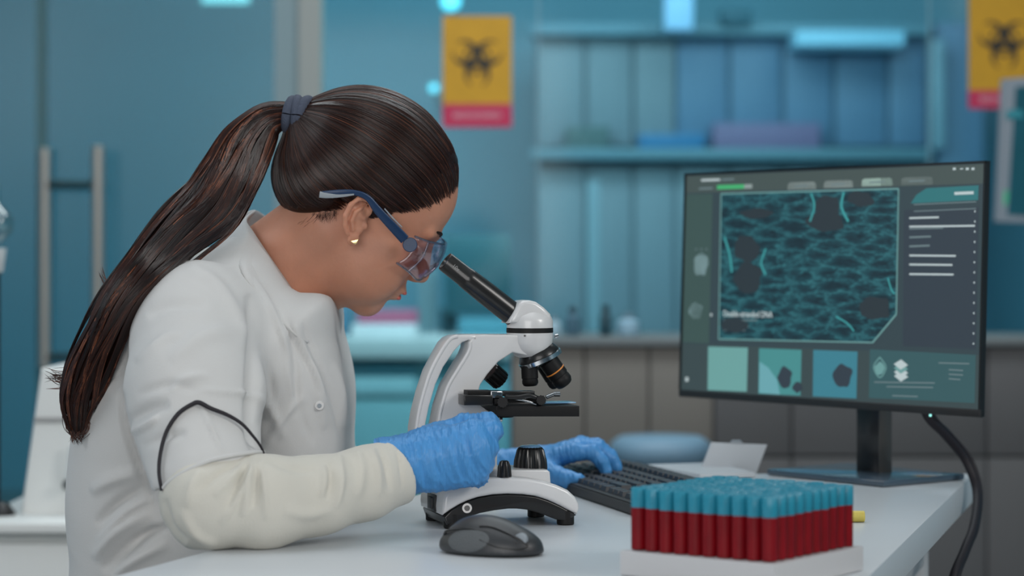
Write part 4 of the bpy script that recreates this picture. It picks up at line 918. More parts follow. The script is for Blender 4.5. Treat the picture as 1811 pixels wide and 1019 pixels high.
def f_lhand(P, g):
    w = lambda q: W(*q); wr = [(944, 822, 2.865), (944, 818, 2.880), (944, 818, 2.895), (944, 821, 2.905)]; d = None
    for i in range(4):
        e = cap(P, w(wr[i]), w(LK[i]), .0135+g, .0118+g); d = e if d is None else smin(d, e, .014)
    for i, f in enumerate(LF): d = smin(d, chain(P, [w(q) for q in f], [.0105+g, .0098+g, .0088+g, .0080+g], .003), .004)
    return smin(d, chain(P, [w(q) for q in LT], [.014+g, .0120+g, .0108+g, .0092+g], .003), .008)
SHR = W(348, 575, 2.455); ELR = np.array([-.3035, 2.275, .797])
SHL = W(480, 590, 2.79); ELL = W(575, 850, 2.86)
HIP = np.array([-.40, 2.62, .52])
def f_body(P):
    d = smin(f_head(P), f_neck(P), .012)
    d = smin(d, cap(P, W(425, 610, 2.62), HIP+np.array([.03, 0, .10]), .085, .105), .04)
    d = smin(d, cap(P, W(415, 550, 2.53), W(415, 550, 2.73), .04), .03)
    d = smin(d, chain(P, [SHR, ELR+np.array([0, .006, .0]), W(640, 860, 2.35), W(715, 826, 2.388)], [.050, .034, .027, .024], .01), .006)
    d = smin(d, chain(P, [SHL, ELL, W(780, 822, 2.88), W(945, 824, 2.885)], [.050, .036, .022, .017], .01), .006)
    d = smin(d, f_rhand(P, -.004), .006); d = smin(d, f_lhand(P, -.0035), .006)
    for s, yk in ((-1, 2.50), (1, 2.76)):
        d = smin(d, chain(P, [HIP+np.array([0, s*.09, 0]), (.0, yk, .53), (-.02, yk, .09)], [.085, .058, .040], .02), .04)
        d = smin(d, cap(P, (-.02, yk, .055), (.13, yk, .045), .036, .028), .02)
    return d
V, Q = surface(f_body, axis(-.62, .17, .006, (-.275, -.045, .00165)), axis(2.20, 3.0, .006, (2.50, 2.72, .00165)), axis(0, 1.30, .006, (.94, 1.19, .00165)))
V = relax(V, Q, 1, .35); body = mesh_np('body', V, Q, M['skin'], pe)
# lips
for nm, c, r in (('upper_lip', (.1005, 0, -.0455), (.0062, .0185, .0036)), ('lower_lip', (.0985, 0, -.0540), (.0060, .0165, .0042))):
    V, Q = surface(lambda P: ell(toL(P), c, r)*HS, *[axis(a-.025, a+.025, .0011) for a in toW(c)]); mesh_np(nm, V, Q, mat('lip_skin', (196, 104, 96), .4, sss=.2), pe)
for s in (-1, 1):
    tube('eyebrow', [toW((.0975, s*.012, .031)), toW((.0945, s*.028, .0365)), toW((.078, s*.048, .034))], .0022, M['hair'], pe, taper=[.7, 1, .3])
    tube('eyelashes', [toW((.0905, s*.018, .008)), toW((.0925, s*.030, .006)), toW((.0870, s*.044, .008))], .0012, M['hair'], pe)

# hair cap
tie_w = Lw(527, 205, 0.0); tie_l = toL(tie_w)
hl = [Lp(822, 300, 0), Lp(806, 314, -.025), Lp(782, 338, -.045), Lp(754, 358, -.055), Lp(725, 370, -.06), Lp(702, 378, -.066), Lp(686, 388, -.07), Lp(672, 404, -.071), Lp(664, 396, -.071), Lp(655, 362, -.072), Lp(640, 349, -.072), Lp(606, 354, -.071), Lp(592, 372, -.068), Lp(565, 384, -.062), Lp(520, 394, -.04), Lp(480, 402, -.01)]
ns_ = [.10, .10, .10, .09, .08, .07, .05, .03, .02]+[0]*20; hs_ = [q+(tie_l-q)*ns_[i] for i, q in enumerate(hl)]
hpoly = [(q[0], q[2]) for q in hs_]+[(-.16, hl[-1][2]-.02), (-.16, .20), (.14, .20), (.14, hl[0][2]+.01)]
def hair_shell(p): 
    d = smin(ell(p, (-.012, 0, .055), (.1015, .0790, .0895)), ell(p, (.036, 0, .055), (.0650, .0660, .0655)), .02)
    d = smin(d, ell(p, (-.060, 0, .010), (.048, .058, .050)), .03)          # nape
    a = tie_l; return smin(d, cap(p, a*.75+np.array([-.012, 0, .054])*.25, a, .030, .0105), .030)
def f_hair(P):
    p = toL(P); return smax(hair_shell(p), poly2(p[:, 0], p[:, 2], hpoly), .013)*HS
V, Q = surface(f_hair, axis(-.28, -.04, .0022), axis(2.50, 2.72, .0022), axis(1.02, 1.22, .0022)); V = relax(V, Q, 2)
mesh_np('hair', V, Q, M['hair'], pe)
def strands(name, PTS, rad, tone, parent, m):
    """PTS (n, k, 3); thin three-sided tapered tubes in one mesh"""
    n, k, _ = PTS.shape; T = np.gradient(PTS, axis=1); T /= np.linalg.norm(T, axis=2)[:, :, None]+1e-9
    u = np.cross(T, np.array([.31, -.9, .2])); u /= np.linalg.norm(u, axis=2)[:, :, None]+1e-9; w = np.cross(T, u)
    tp = np.minimum(1, np.minimum(np.linspace(0, 1, k)*8+.35, (1-np.linspace(0, 1, k))*5+.15))[None, :, None]*rad[:, None, None]
    ring = [PTS+(u*math.cos(a)+w*math.sin(a))*tp for a in (0, 2.094, 4.189)]; V = np.stack(ring, 2).reshape(-1, 3)
    b = (np.arange(n)[:, None]*k+np.arange(k-1)[None, :]).ravel()*3; Q = np.concatenate([np.stack([b+j, b+(j+1) % 3, b+3+(j+1) % 3, b+3+j], 1) for j in range(3)])
    o = mesh_np(name, V, Q, m, parent); at = o.data.attributes.new('tone', 'FLOAT', 'POINT'); at.data.foreach_set('value', np.repeat(tone, k*3).astype(np.float32)); o['kind'] = 'stuff'; return o
HC = np.array([-.010, 0, .045])
def shell_point(dirs, off):
    lo = np.full(len(dirs), .02); hi = np.full(len(dirs), .17)
    for _ in range(16):
        mid = (lo+hi)/2; v = hair_shell(HC+dirs*mid[:, None]); lo = np.where(v < 0, mid, lo); hi = np.where(v < 0, hi, mid)
    return HC+dirs*(lo+off)[:, None]
def hair_strands(nst, K=22):
    H = np.array(hl); seg = rng.uniform(0, len(H)-1.01, nst); i = seg.astype(int); f = (seg-i)[:, None]; st = H[i]*(1-f)+H[i+1]*f
    far = rng.random(nst) < .30; st[far, 1] *= -1; st += rng.normal(0, .0012, st.shape)
    deep = rng.random(nst) < .45       # many start further in
    d0 = st-HC; d0 /= np.linalg.norm(d0, axis=1)[:, None]; d1 = tie_l-HC; d1 = d1/np.linalg.norm(d1)
    om = np.arccos(np.clip(d0@d1, -1, 1))[:, None]; s0 = np.where(deep, rng.uniform(.03, .6, nst), rng.uniform(-.075, .02, nst)); e1 = np.where(rng.random(nst) < .35, rng.uniform(.7, .98, nst), .97)
    out = np.zeros((nst, K, 3)); cl = np.sin(st[:, 0]*420+st[:, 2]*310)+.6*np.sin(st[:, 0]*980+st[:, 1]*600); off = rng.uniform(-.0002, .0008, nst)+.0007*np.clip(cl, 0, 2)
    jit = rng.normal(0, .010, (nst, 3))
    for k in range(K):
        t = (s0+(e1-s0)*k/(K-1))[:, None]; d = (np.sin((1-t)*om)*d0+np.sin(t*om)*d1)/np.sin(om); d = d+jit*np.sin(np.pi*t)*.6; d /= np.linalg.norm(d, axis=1)[:, None]
        o = off*np.clip(np.minimum(t[:, 0]-s0, 1)*12, 0, 1)
        o = o-.0058*(1-np.clip((t[:, 0]+.03)/.17, 0, 1)); out[:, k] = shell_point(d, o)
    # only where the strand lies inside the hair outline
    return HO+HS*(out@HR.T)
PT_ = hair_strands(3600); tn = np.clip(rng.beta(1.6, 3.2, len(PT_)), 0, 1)
strands('hair_strands', PT_, rng.uniform(.00022, .00052, len(PT_)), tn, pe, M['strand'])
# fine nape hairs
nh = []
for _ in range(170):
    a = rng.uniform(.5, 1); yl = -.012-.050*a; x0 = 478+118*a; y0 = 396-24*a+rng.uniform(-5, 3); L = rng.uniform(8, 22); sl_ = rng.uniform(-.8, .3)
    nh.append(catmull([Lw(x0, y0, yl), Lw(x0+sl_*L*.6, y0+L*.55, yl), Lw(x0+sl_*L*1.3, y0+L, yl+.001)], 5))
strands('nape_hairs', np.array(nh), np.full(len(nh), .00012), rng.uniform(0, .5, len(nh)), pe, M['strand'])
# ponytail
pt = [(531, 204, 17, 0), (505, 203, 23, .0), (470, 214, 33, -.005), (437, 254, 48, -.02), (412, 308, 54, -.035), (377, 364, 56, -.065), (322, 414, 50, -.105), (266, 470, 41, -.14), (214, 535, 37, -.15), (180, 600, 36, -.14), (152, 665, 37, -.12), (139, 715, 32, -.11), (138, 768, 14, -.10)]
TY = tie_w[1]
G = catmull([np.array([*W(a, b, TY+d), c/FPX*TY]) for a, b, c, d in pt], 5); G = np.array(G); GC, GW = G[:, :3], G[:, 3]
GT = np.gradient(GC, axis=0); GT /= np.linalg.norm(GT, axis=1)[:, None]; GN = np.cross(GT, np.array([0, 1, 0])); GN /= np.linalg.norm(GN, axis=1)[:, None]; GB = np.array([0, 1., 0])
core = bmesh.new(); rings = []
for i in range(len(GC)):
    s_ = .80 if i < len(GC)-7 else .80*(len(GC)-i)/8*.7
    rings.append([core.verts.new(GC[i]+GN[i]*math.cos(a)*GW[i]*s_+GB*math.sin(a)*min(GW[i]*s_, .017)) for a in (2*math.pi*j/20 for j in range(20))])
for A_, B_ in zip(rings[:-1], rings[1:]):
    for i in range(20): core.faces.new((A_[i], A_[(i+1) % 20], B_[(i+1) % 20], B_[i]))
core.faces.new(rings[0][::-1]); core.faces.new(rings[-1]); bmesh.ops.recalc_face_normals(core, faces=core.faces)
pony = bmobj('ponytail', core, M['hair'], pe, 80)
n = 2300; K = len(GC); u0 = rng.uniform(-1, 1, n); th = rng.choice([-1, 1], n, p=[.8, .2]); uu = np.sign(u0)*np.abs(u0)**.85
out = np.zeros((n, K, 3)); ph = rng.uniform(0, 6.3, (n, 3)); ks = rng.uniform(0, 1, n)
clump = np.round(uu*9)/9
for k in range(K):
    t = k/(K-1); wv_ = .10*np.sin(t*9+clump*7+ph[:, 0]*.2)*min(1, t*4)+.10*np.sin(t*19+clump*23+ph[:, 1]*.15)*t
    u = uu*(1-.25*t)+clump*.25*t+wv_+.10*t*np.sin(clump*31+t*5); u = np.clip(u, -1.2, 1.2)
    dep = np.sqrt(np.clip(1-u*u, 0, 1))*np.minimum(GW[k]*.85, .0185)
    out[:, k] = GC[k]+GN[k]*(u*GW[k])[:, None]+GB*(th*(dep+rng.uniform(0, .0006, n)+.0016*np.clip(np.sin(clump*17+t*11), 0, 1)*min(1, t*5)))[:, None]
ln = rng.integers(int(K*.72), K, n); 
for i in range(n):     # ragged ends: resample each strand to its own length
    L = ln[i] if rng.random() < .55 else K-1; tt = np.linspace(0, L, K); j = np.minimum(tt.astype(int), K-2); f = (tt-j)[:, None]; out[i] = out[i, j]*(1-f)+out[i, j+1]*f
strands('ponytail_strands', out, rng.uniform(.00035, .00085, n), np.clip(rng.beta(1.8, 2.6, n)*.8+.25*np.sin(clump*40), 0, 1), pony, M['strand'])
fly = []; TZ = TY-.11
for _ in range(46):
    y0 = rng.uniform(655, 700); e = rng.uniform(.1, 1); fly.append(catmull([W(150, y0-40, TZ), W(140, y0-8, TZ), W(132-25*e, y0+rng.uniform(-8, 12), TZ), W(124-46*e, y0+rng.uniform(-6, 10)-6*e, TZ)], 6))
for _ in range(60):
    x0 = rng.uniform(118, 160); fly.append(catmull([W(x0, 690, TZ), W(x0-3+rng.uniform(-6, 6), 730, TZ), W(x0+rng.uniform(-5, 5), 760, TZ), W(136+rng.uniform(-16, 12), rng.uniform(770, 788), TZ)], 6))
for _ in range(12):
    s = rng.uniform(-2, 2); fly.append(catmull([W(205+s, 535, TY-.145), W(194+s, 515, TY-.145), W(186+s*2, 500, TY-.145), W(178+s*2, 470+rng.uniform(0, 16), TY-.145)], 6))
strands('stray_hairs', np.array(fly), rng.uniform(.0003, .0006, len(fly)), rng.uniform(.1, .8, len(fly)), pony, M['strand'])
# hair tie: two twisted knitted loops
tdir = Vector(GC[2]-GC[0]).normalized(); Mt_ = Matrix.Translation(Vector(tie_w)) @ tdir.to_track_quat('Z', 'Y').to_matrix().to_4x4()
ht = None
for off, tilt, rr in ((.0075, .22, .0185), (-.0015, -.10, .0180), (-.0085, .12, .0165)):
    pts = [Mt_ @ Vector((rr*math.cos(a)*.92, rr*math.sin(a), -off+tilt*rr*math.cos(a+.6))) for a in (2*math.pi*j/16 for j in range(17))]
    o = tube('hair_tie_loop', pts, .0062, M['tie'], pe if ht is None else ht, 12, 5)
    if ht is None: ht = o; o.name = 'hair_tie'; o['label'] = 'grey blue knitted hair tie'

# earring
eg = bmesh.new(); ec = Lw(626, 427, -.082); pl = [(0, .0040), (.0036, -.0022), (-.0036, -.0030)]
Me = Matrix.Translation(ec) @ Matrix.Rotation(.3, 4, 'Y'); add_prism(eg, [(.0045, .0042), (.0030, -.0034), (-.0042, -.0008)], -.0012, .0012, lambda x, z, d: Me @ Vector((x, d, z)), .0004); bmobj('earring', eg, M['gold'], pe)

# safety goggles
gg = empty('safety_goggles', toW((.09, 0, .01)), 'clear safety goggles with navy temple arms worn by the woman', 'goggles')
def strip_tube(name, pts, h, w, m, parent, lat):
    """flat bar following pts; h = height profile, w = thickness"""
    P = catmull(pts, 6); bm = bmesh.new(); rings = []; Lt_ = Vector(lat); n = len(P)
    for i, p in enumerate(P):
        d = Vector(P[min(i+1, n-1)]-P[max(i-1, 0)]).normalized(); s = d.cross(Lt_).normalized(); hh = np.interp(i/(n-1), np.linspace(0, 1, len(h)), h)
        rings.append([bm.verts.new(Vector(p)+s*hh*math.copysign(abs(math.cos(a))**.6, math.cos(a))+Lt_*w*math.copysign(abs(math.sin(a))**.6, math.sin(a))) for a in (2*math.pi*(j+.5)/12 for j in range(12))])
    for A_, B_ in zip(rings[:-1], rings[1:]):
        for i in range(12): bm.faces.new((A_[i], A_[(i+1) % 12], B_[(i+1) % 12], B_[i]))
    bm.faces.new(rings[0][::-1]); bm.faces.new(rings[-1]); bmesh.ops.recalc_face_normals(bm, faces=bm.faces); return bmobj(name, bm, m, parent, 50)
latv = -HR[:, 1]
for side in (-1, 1):
    def T(px, py, y):
        q = Lp(px, py, y); q = q.copy(); q[1] *= (1 if side < 0 else -1); return toW(q)
    a_ = strip_tube('temple_arm', [T(570, 343, -.0835), T(600, 341, -.0865), T(628, 341, -.0870), T(650, 350, -.0865), T(668, 372, -.0860), T(692, 398, -.0845), T(716, 424, -.0810)], [.0030, .0035, .0030, .0034, .0048, .0055, .0058], .0019, M['navy'], gg, latv)
    strip_tube('temple_tip', [T(565, 344, -.0840), T(582, 346, -.0858), T(604, 345.5, -.0874), T(626, 343.5, -.0878)], [.0036, .0030, .0022, .0012], .0012, M['greyrub'], a_, latv)
    rod('hinge_disc', T(725, 433, -.0745), T(725, 433, -.0815), .0082, M['navy'], gg)
    strip_tube('hinge_band', [T(705, 419, -.0815), T(712, 413, -.0815)], [.0012, .0012], .0020, M['navy'], a_, latv)
    strip_tube('temple_trim', [T(680, 369, -.0880), T(696, 387, -.0865), T(711, 402, -.0840)], [.0007, .0008, .0006], .0006, M['greyrub'], a_, latv)
def lens_pt(ph, v):
    x = .030+.086*math.cos(ph)**.75 if math.cos(ph) > 0 else .03
    y = .0745*math.sin(ph); k = abs(math.sin(ph))
    top = .030-.012*k**3; bot = -.018+.002*k**2-.005*math.exp(-((k-.55)/.25)**2)
    z = bot+(top-bot)*v; x += -.006*((v-.5)*2)**2+.003*math.exp(-(k/.12)**2)*(1-v); return toW((x, y, z))
nu, nv = 40, 10; vv = []; ff = []
for i in range(nu+1):
    ph = -1.22+2.44*i/nu
    for j in range(nv+1): vv.append(lens_pt(ph, j/nv))
for i in range(nu):
    for j in range(nv): a = i*(nv+1)+j; ff.append((a, a+1, a+nv+2, a+nv+1))
ln_ = pyobj('lens', vv, ff, M['lens'], gg); md = ln_.modifiers.new('thickness', 'SOLIDIFY'); md.thickness = .0018; md.offset = -1
clear = glassmat('lens_rim', (205, 205, 222), .28, .1)
tube('lens_rim', [lens_pt(-1.22+2.44*i/14, 0) for i in range(15)], .0012, clear, gg); tube('lens_rim', [lens_pt(-1.22+2.44*i/14, 1) for i in range(15)], .0013, clear, gg)
tube('nose_bridge', [lens_pt(-.22, .05), lens_pt(-.10, .35), lens_pt(0, .45), lens_pt(.10, .35), lens_pt(.22, .05)], .0018, clear, gg)
for s in (-1, 1): tube('side_shield_rib', [lens_pt(s*.95, .0), lens_pt(s*.98, .5), lens_pt(s*.95, 1)], .0013, clear, gg)

# lab coat
def w2(px, py, Y=2.62): p = W(px, py, Y); return (p[0], p[2])
tpoly = [w2(*q) for q in catmull([(452, 392), (432, 412), (380, 436), (318, 458), (262, 505), (218, 575), (184, 660), (162, 740), (151, 830), (148, 930), (148, 1060), (150, 1280), (170, 1420), (330, 1470), (500, 1450), (560, 1300), (585, 1120), (605, 960), (618, 840), (622, 760), (618, 690), (606, 620), (598, 590), (597, 560), (590, 528), (570, 520), (520, 508)], 3, True)]
zT = [w2(0, y)[1] for y in (1460, 1200, 1000, 800, 650, 540, 470, 430, 395)][::1]; TT = [.20, .20, .175, .175, .185, .185, .165, .12, .085]
def f_torso(P):
    d2 = poly2(P[:, 0], P[:, 2], tpoly); T = np.interp(P[:, 2], zT, TT); r = .085; qx = d2+r; qy = np.abs(P[:, 1]-2.62)-T+r
    return np.minimum(np.maximum(qx, qy), 0)+np.hypot(np.maximum(qx, 0), np.maximum(qy, 0))-r
hemA = W(284, 866, 2.27); hemB = W(467, 806, 2.27); hemv = hemB-hemA; hn = np.cross(hemv, np.array([0, 1, -.0])); hn /= np.linalg.norm(hn); hn = hn if hn[2] < 0 else -hn
def f_coat(P):
    d = f_torso(P)
    sl = chain(P, [SHR, W(342, 700, 2.37), W(366, 850, 2.30)], [.0700, .0675, .0590], .02)
    sl = smax(sl, (P-hemA-np.array([0, 0, 0]))@hn, .003)
    sl2 = chain(P, [SHL, W(520, 730, 2.84), ELL], [.068, .060, .050], .02); sl2 = smax(sl2, (P-ELL)@np.array([.6, 0, -.8])-.01, .003)
    d = smin(d, sl, .022); d = smin(d, sl2, .03)
    d = smax(d, -cap(P, NK0, NK1+(NK1-NK0)*.12, .066, .068), .006)
    return smax(d, -cap(P, W(545, 470, 2.63), W(548, 545, 2.63), .020, .016), .008)
V, Q = surface(f_coat, axis(-.56, .0, .0034), axis(2.20, 2.98, .0034), axis(.40, 1.09, .0034)); V = relax(V, Q, 2)
N_ = normals(V, Q); X_, Y_ = pxof(V)
q = np.stack([V[:, 0]*9+V[:, 2]*5, V[:, 1]*6, V[:, 2]*9], 1); wr = vnoise(q*1.6, 3)-.5
q2 = np.stack([(V[:, 0]*.8+V[:, 2]*.6)*34, V[:, 1]*12, (V[:, 2]*.8-V[:, 0]*.6)*9], 1); wr2 = 1-np.abs(2*vnoise(q2, 8)-1)*1.0
V = V+N_*((wr*.007)+(wr2-.5)*.0016)[:, None]
cf = [([(498, 545), (515, 590), (524, 640), (526, 700), (520, 740)], 7, -.003), ([(440, 520), (448, 600), (446, 680), (444, 760), (455, 800)], 10, -.009), ([(430, 470), (470, 530), (500, 600), (520, 690), (545, 760)], 7, .0035), ([(480, 560), (510, 640), (530, 720), (556, 790)], 6, -.003),
      ([(536, 560), (545, 600), (572, 660), (592, 720), (604, 790)], 5, -.0030), ([(545, 640), (560, 690), (575, 760)], 9, .004), ([(590, 640), (606, 700), (610, 760)], 8, .0035),
      ([(455, 620), (470, 700), (505, 780)], 9, .004), ([(330, 470), (380, 500), (420, 560), (436, 620)], 12, .004), ([(214, 690), (220, 745), (248, 830), (276, 900)], 6, -.006), ([(225, 750), (260, 725), (300, 715)], 10, -.005), ([(228, 765), (262, 752), (280, 735)], 6, .004),
      ([(165, 720), (176, 690), (200, 668), (218, 660)], 3, -.0022), ([(160, 870), (200, 850), (255, 835)], 12, .005), ([(170, 930), (210, 890), (262, 860)], 9, -.006), ([(165, 990), (210, 940), (268, 905)], 11, .006), ([(180, 1010), (230, 960), (275, 930)], 8, -.006), ([(200, 1015), (250, 985), (300, 960)], 10, .005),
      ([(355, 690), (410, 695), (455, 700), (480, 740)], 5, .003), ([(355, 712), (375, 760), (395, 802)], 4, .0028), ([(300, 640), (350, 600), (400, 590), (436, 600)], 16, .004), ([(260, 560), (300, 540), (370, 540)], 12, -.003), ([(240, 640), (290, 600), (330, 590)], 10, .003), ([(250, 790), (300, 770), (330, 765)], 8, -.003)]
cf += [([(170, 960), (225, 905), (275, 880)], 5, .004), ([(190, 1018), (255, 950), (300, 930)], 7, -.007), ([(455, 760), (480, 700), (474, 640)], 6, -.0025), ([(500, 560), (540, 640), (560, 700)], 5, -.003), ([(515, 570), (556, 660), (590, 760)], 5, .0028), ([(470, 790), (500, 740), (540, 700)], 7, .003), ([(300, 690), (330, 670), (370, 664)], 8, .003), ([(240, 700), (300, 680), (350, 690)], 8, -.0025)]
cf = [(p_, w_*.9, a_*1.45) for p_, w_, a_ in cf]; V = folds(V, N_, cf); coat = mesh_np('lab_coat', V, Q, M['coat'], pe)
# black piping arching over the sleeve
pp = [(286, 868), (281, 835), (284, 800), (295, 762), (315, 732), (338, 716), (352, 712), (372, 722), (402, 734), (428, 750), (448, 772), (460, 788), (467, 802)]
tube('sleeve_piping', [on_surf(f_coat, a, b, lift=.0035) for a, b in pp], .0021, M['blackcord'], coat, 8, 5, taper=[.8, 1.15, .55])
tube('sleeve_hem', [on_surf(f_coat, a, b, lift=.0015) for a, b in ((286, 866), (300, 852), (330, 833), (370, 815), (410, 806), (450, 800), (466, 800))], .0022, M['coat'], coat, 8, 5)
for px, py in ((565, 717),):
    p_ = on_surf(f_coat, px, py); o = rod('snap_button', p_+np.array([0, .002, 0]), p_-np.array([-.0005, .0075, 0]), .0050, mat('pearl_button', (215, 215, 215), .3), coat); rod('button_centre', p_-np.array([-.0005, .0070, 0]), p_-np.array([-.0006, .0084, 0]), .0024, M['greyrub'], o)
# stand collar
def near(f, px, py, lift, back): 
    p = on_surf(f, px, py, 2.2, 2.75); return (px, py, p[1]-lift if 2.21 < p[1] < 2.74 else back)
f_nb = lambda P: f_neck(P)
top = [(452, 372, 2.665), (436, 388, 2.61)]+[near(f_nb, x, y, .009, 2.56) for x, y in ((449, 414), (474, 452), (500, 490), (522, 522))]+[(535, 540, 2.60)]
bot = [(430, 402, 2.690), (400, 424, 2.600)]+[near(f_coat, x, y, .0012, 2.52) for x, y in ((424, 474), (456, 522), (490, 560), (522, 592), (545, 606))]
def ribbon(name, a, b, m, parent, th=.0028):
    Pa = catmull([W(*q) for q in a], 6); Pb = catmull([W(*q) for q in b], 6); v = []; f = []; nr = 7
    for p_, q_ in zip(Pa, Pb):
        for j in range(nr):
            t = j/(nr-1); v.append(p_*(1-t)+q_*t+np.array([0, -.004*math.sin(math.pi*t), 0]))
    for i in range(len(Pa)-1):
        for j in range(nr-1): a_ = i*nr+j; f.append((a_, a_+1, a_+nr+1, a_+nr))
    o = pyobj(name, v, f, m, parent); md = o.modifiers.new('thickness', 'SOLIDIFY'); md.thickness = th; md.offset = 0; return o
ribbon('collar', top, bot, M['coat'], coat)
ribbon('collar', [(537, 541, 2.60), (556, 528, 2.63), (577, 515, 2.66), (586, 500, 2.70)], [(546, 610, 2.50), (580, 605, 2.56), (600, 590, 2.64), (604, 550, 2.70)], M['coat'], coat)
ribbon('collar', [(436, 376, 2.66), (452, 372, 2.69), (470, 384, 2.71)], [(430, 404, 2.66), (448, 410, 2.70), (470, 410, 2.72)], M['coat'], coat)
# undersleeves
def f_sleeve(P):
    d = chain(P, [W(360, 790, 2.345), ELR, W(470, 888, 2.285), W(560, 876, 2.312), W(640, 857, 2.35), W(715, 829, 2.390)], [.050, .0470, .0460, .0405, .0375, .0350], .012)
    a = W(694, 822, 2.384); ax = W(715, 815, 2.39)-W(690, 825, 2.38); ax = ax+np.array([0, 0, .0012]); ax /= np.linalg.norm(ax)
    return smax(d, (P-a)@ax, .003)
V, Q = surface(f_sleeve, axis(-.42, -.06, .0027), axis(2.20, 2.46, .0027), axis(.72, .94, .0027)); V = relax(V, Q, 2); N_ = normals(V, Q)
q2 = np.stack([V[:, 0]*40, V[:, 1]*14, V[:, 2]*16], 1); V = V+N_*((vnoise(q2, 5)-.5)*.0030+(vnoise(q2*.4, 6)-.5)*.003)[:, None]
sf = [([(470, 812), (520, 830), (560, 832)], 7, -.0025), ([(600, 800), (604, 850), (596, 900)], 6, .003), ([(700, 786), (708, 820), (712, 865)], 3.5, -.002), ([(455, 815), (470, 870), (470, 920)], 6, .003), ([(460, 812), (425, 870), (390, 930)], 6, .003), ([(320, 900), (345, 945), (385, 965)], 8, .003), ([(500, 900), (540, 910), (590, 900)], 10, .003),([(445, 806), (425, 850), (400, 905)], 6, -.004), ([(447, 810), (440, 860), (428, 915)], 6, .004), ([(452, 806), (455, 850), (448, 900)], 5, -.004), ([(440, 812), (410, 845), (378, 880)], 6, .0035), ([(435, 815), (390, 835), (350, 870)], 6, -.003), ([(360, 830), (340, 860), (330, 900)], 10, .003),
      ([(582, 818), (586, 850), (580, 885)], 6, -.004), ([(572, 822), (574, 850), (568, 880)], 6, .0035), ([(630, 795), (640, 830), (634, 880)], 8, .003), ([(668, 788), (682, 820), (690, 870)], 5, -.003), ([(655, 792), (668, 830), (672, 880)], 6, .003), ([(290, 880), (300, 930), (330, 960)], 8, -.004)]
sf = [(p_, w_, a_*1.3) for p_, w_, a_ in sf]; V = folds(V, N_, sf); V[:, 2] = np.maximum(V[:, 2], DESK+.0006); us = mesh_np('undersleeve', V, Q, M['cream'], pe); us['label'] = 'cream gathered undersleeve'
cc = W(694, 822, 2.384); axc = Vector(W(715, 815, 2.39)-W(690, 825, 2.38)).normalized(); Mc = Matrix.Translation(cc) @ axc.to_track_quat('Z', 'Y').to_matrix().to_4x4()
def f_sleeve2(P):
    d = chain(P, [W(545, 830, 2.85), ELL, W(780, 824, 2.88), W(925, 826, 2.885)], [.044, .040, .028, .0235], .012)
    return smax(d, P[:, 0]-W(878, 816, 2.885)[0], .003)
V, Q = surface(f_sleeve2, axis(-.32, .02, .005), axis(2.75, 2.98, .005), axis(.70, .86, .005)); V = relax(V, Q, 2); mesh_np('undersleeve', V, Q, M['cream'], pe)
# gloves
def glove(name, f, xs, ys, zs, dirv, seed, cuff):
    V, Q = surface(f, xs, ys, zs); V = relax(V, Q, 1); N_ = normals(V, Q); X, Y = pxof(V)
    s = (X*dirv[0]+Y*dirv[1]); t = (-X*dirv[1]+Y*dirv[0])
    q = np.stack([t/9+.8*np.sin(s/37), V[:, 1]*50, s/60], 1); r1 = 1-np.abs(2*vnoise(q, seed)-1); q = np.stack([t/6.5+.6*np.sin(s/23), V[:, 1]*70, s/38], 1); r2 = 1-np.abs(2*vnoise(q, seed+3)-1)
    V = V+N_*((r1**4-.25)*.0022*cuff*np.clip(.25-N_[:, 1]*1.1, .25, 1)+(r2**4-.25)*.0013)[:, None]; return mesh_np(name, V, Q, M['glove'], pe)
cufn = np.array([.86, -.1, -.0]); 
def f_rg(P):
    d = f_rhand(P, 0); d = smin(d, chain(P, [W(682, 824, 2.382), W(735, 815, 2.392)], [.0300, .0270], .01), .012)
    return smax(d, -((P-W(676, 822, 2.382))@np.array([1, 0, .45])), .002)
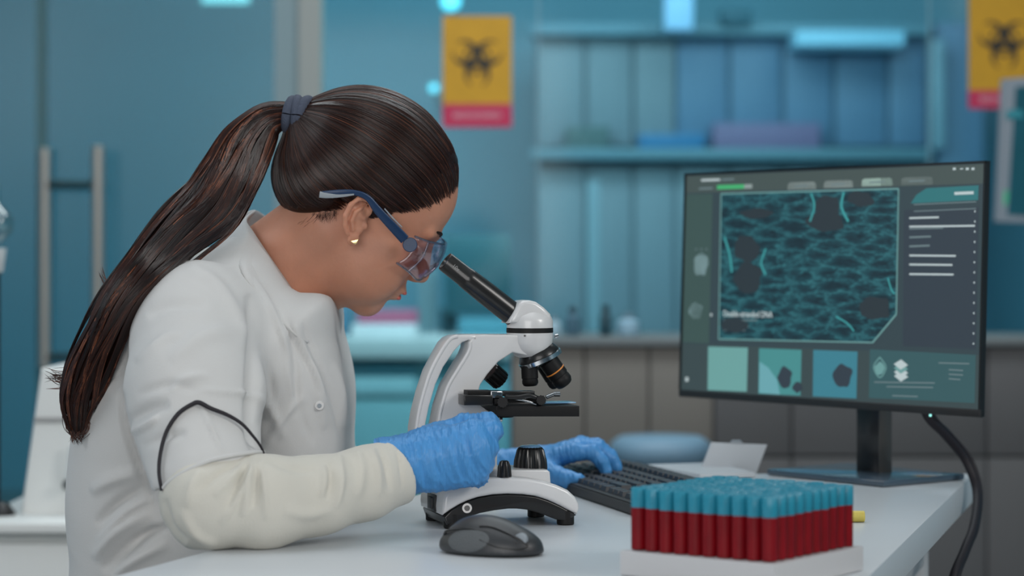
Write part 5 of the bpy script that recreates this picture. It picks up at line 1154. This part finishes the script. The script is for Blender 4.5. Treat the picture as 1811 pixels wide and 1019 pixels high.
g1 = glove('glove', f_rg, axis(-.145, .0, .0016), axis(2.33, 2.46, .0016), axis(.775, .885, .0016), (.42, .907), 11, 1.0); g1['label'] = 'wrinkled blue glove on the right hand holding the focus knob'
def f_lg(P):
    d = f_lhand(P, 0); d = smin(d, chain(P, [W(880, 826, 2.885), W(950, 821, 2.88)], [.0225, .0215], .01), .012)
    return smax(d, -(P[:, 0]-W(870, 816, 2.885)[0]), .002)
g2 = glove('glove', f_lg, axis(-.04, .15, .0017), axis(2.76, 2.96, .0017), axis(.745, .835, .0017), (.2, .98), 21, .5); g2['label'] = 'blue glove on the left hand typing'
# trousers, shoes and the stool she sits on (below the frame)
def f_tr(P):
    d = None
    for s, yk in ((-1, 2.50), (1, 2.76)):
        e = chain(P, [HIP+np.array([0, s*.09, 0]), (.0, yk, .53), (-.02, yk, .10)], [.085, .070, .058], .02); d = e if d is None else smin(d, e, .03)
    return smax(d, .10-P[:, 2], .003)
V, Q = surface(f_tr, axis(-.55, .12, .012), axis(2.36, 2.90, .012), axis(.05, .68, .012)); mesh_np('trousers', V, Q, mat('navy_trousers', (40, 46, 62), .8), pe)
for yk in (2.50, 2.76):
    V, Q = surface(lambda P: smax(chain(P, [(-.03, yk, .06), (.13, yk, .045)], [.045, .038]), .004-P[:, 2], .004), axis(-.10, .20, .008), axis(yk-.07, yk+.07, .008), axis(0, .12, .008)); mesh_np('shoe', V, Q, mat('white_shoe', (200, 200, 200), .6), pe)
so = empty('stool', (-.42, 2.62, 0), 'stool carrying the seated woman, below the picture edge', 'stool')
bm = bmesh.new(); add_lathe(bm, [(.02, .36), (.17, .37), (.185, .39), (.18, .425), (.02, .43)], 32, Matrix.Translation((-.42, 2.62, 0))); bmobj('seat', bm, M['mmatte'], so, 60); rod('post', (-.42, 2.62, .03), (-.42, 2.62, .37), .025, M['alu'], so)
bm = bmesh.new(); add_lathe(bm, [(.22, .0), (.22, .012), (.03, .03)], 32, Matrix.Translation((-.42, 2.62, 0))); bmobj('base', bm, M['alu'], so)
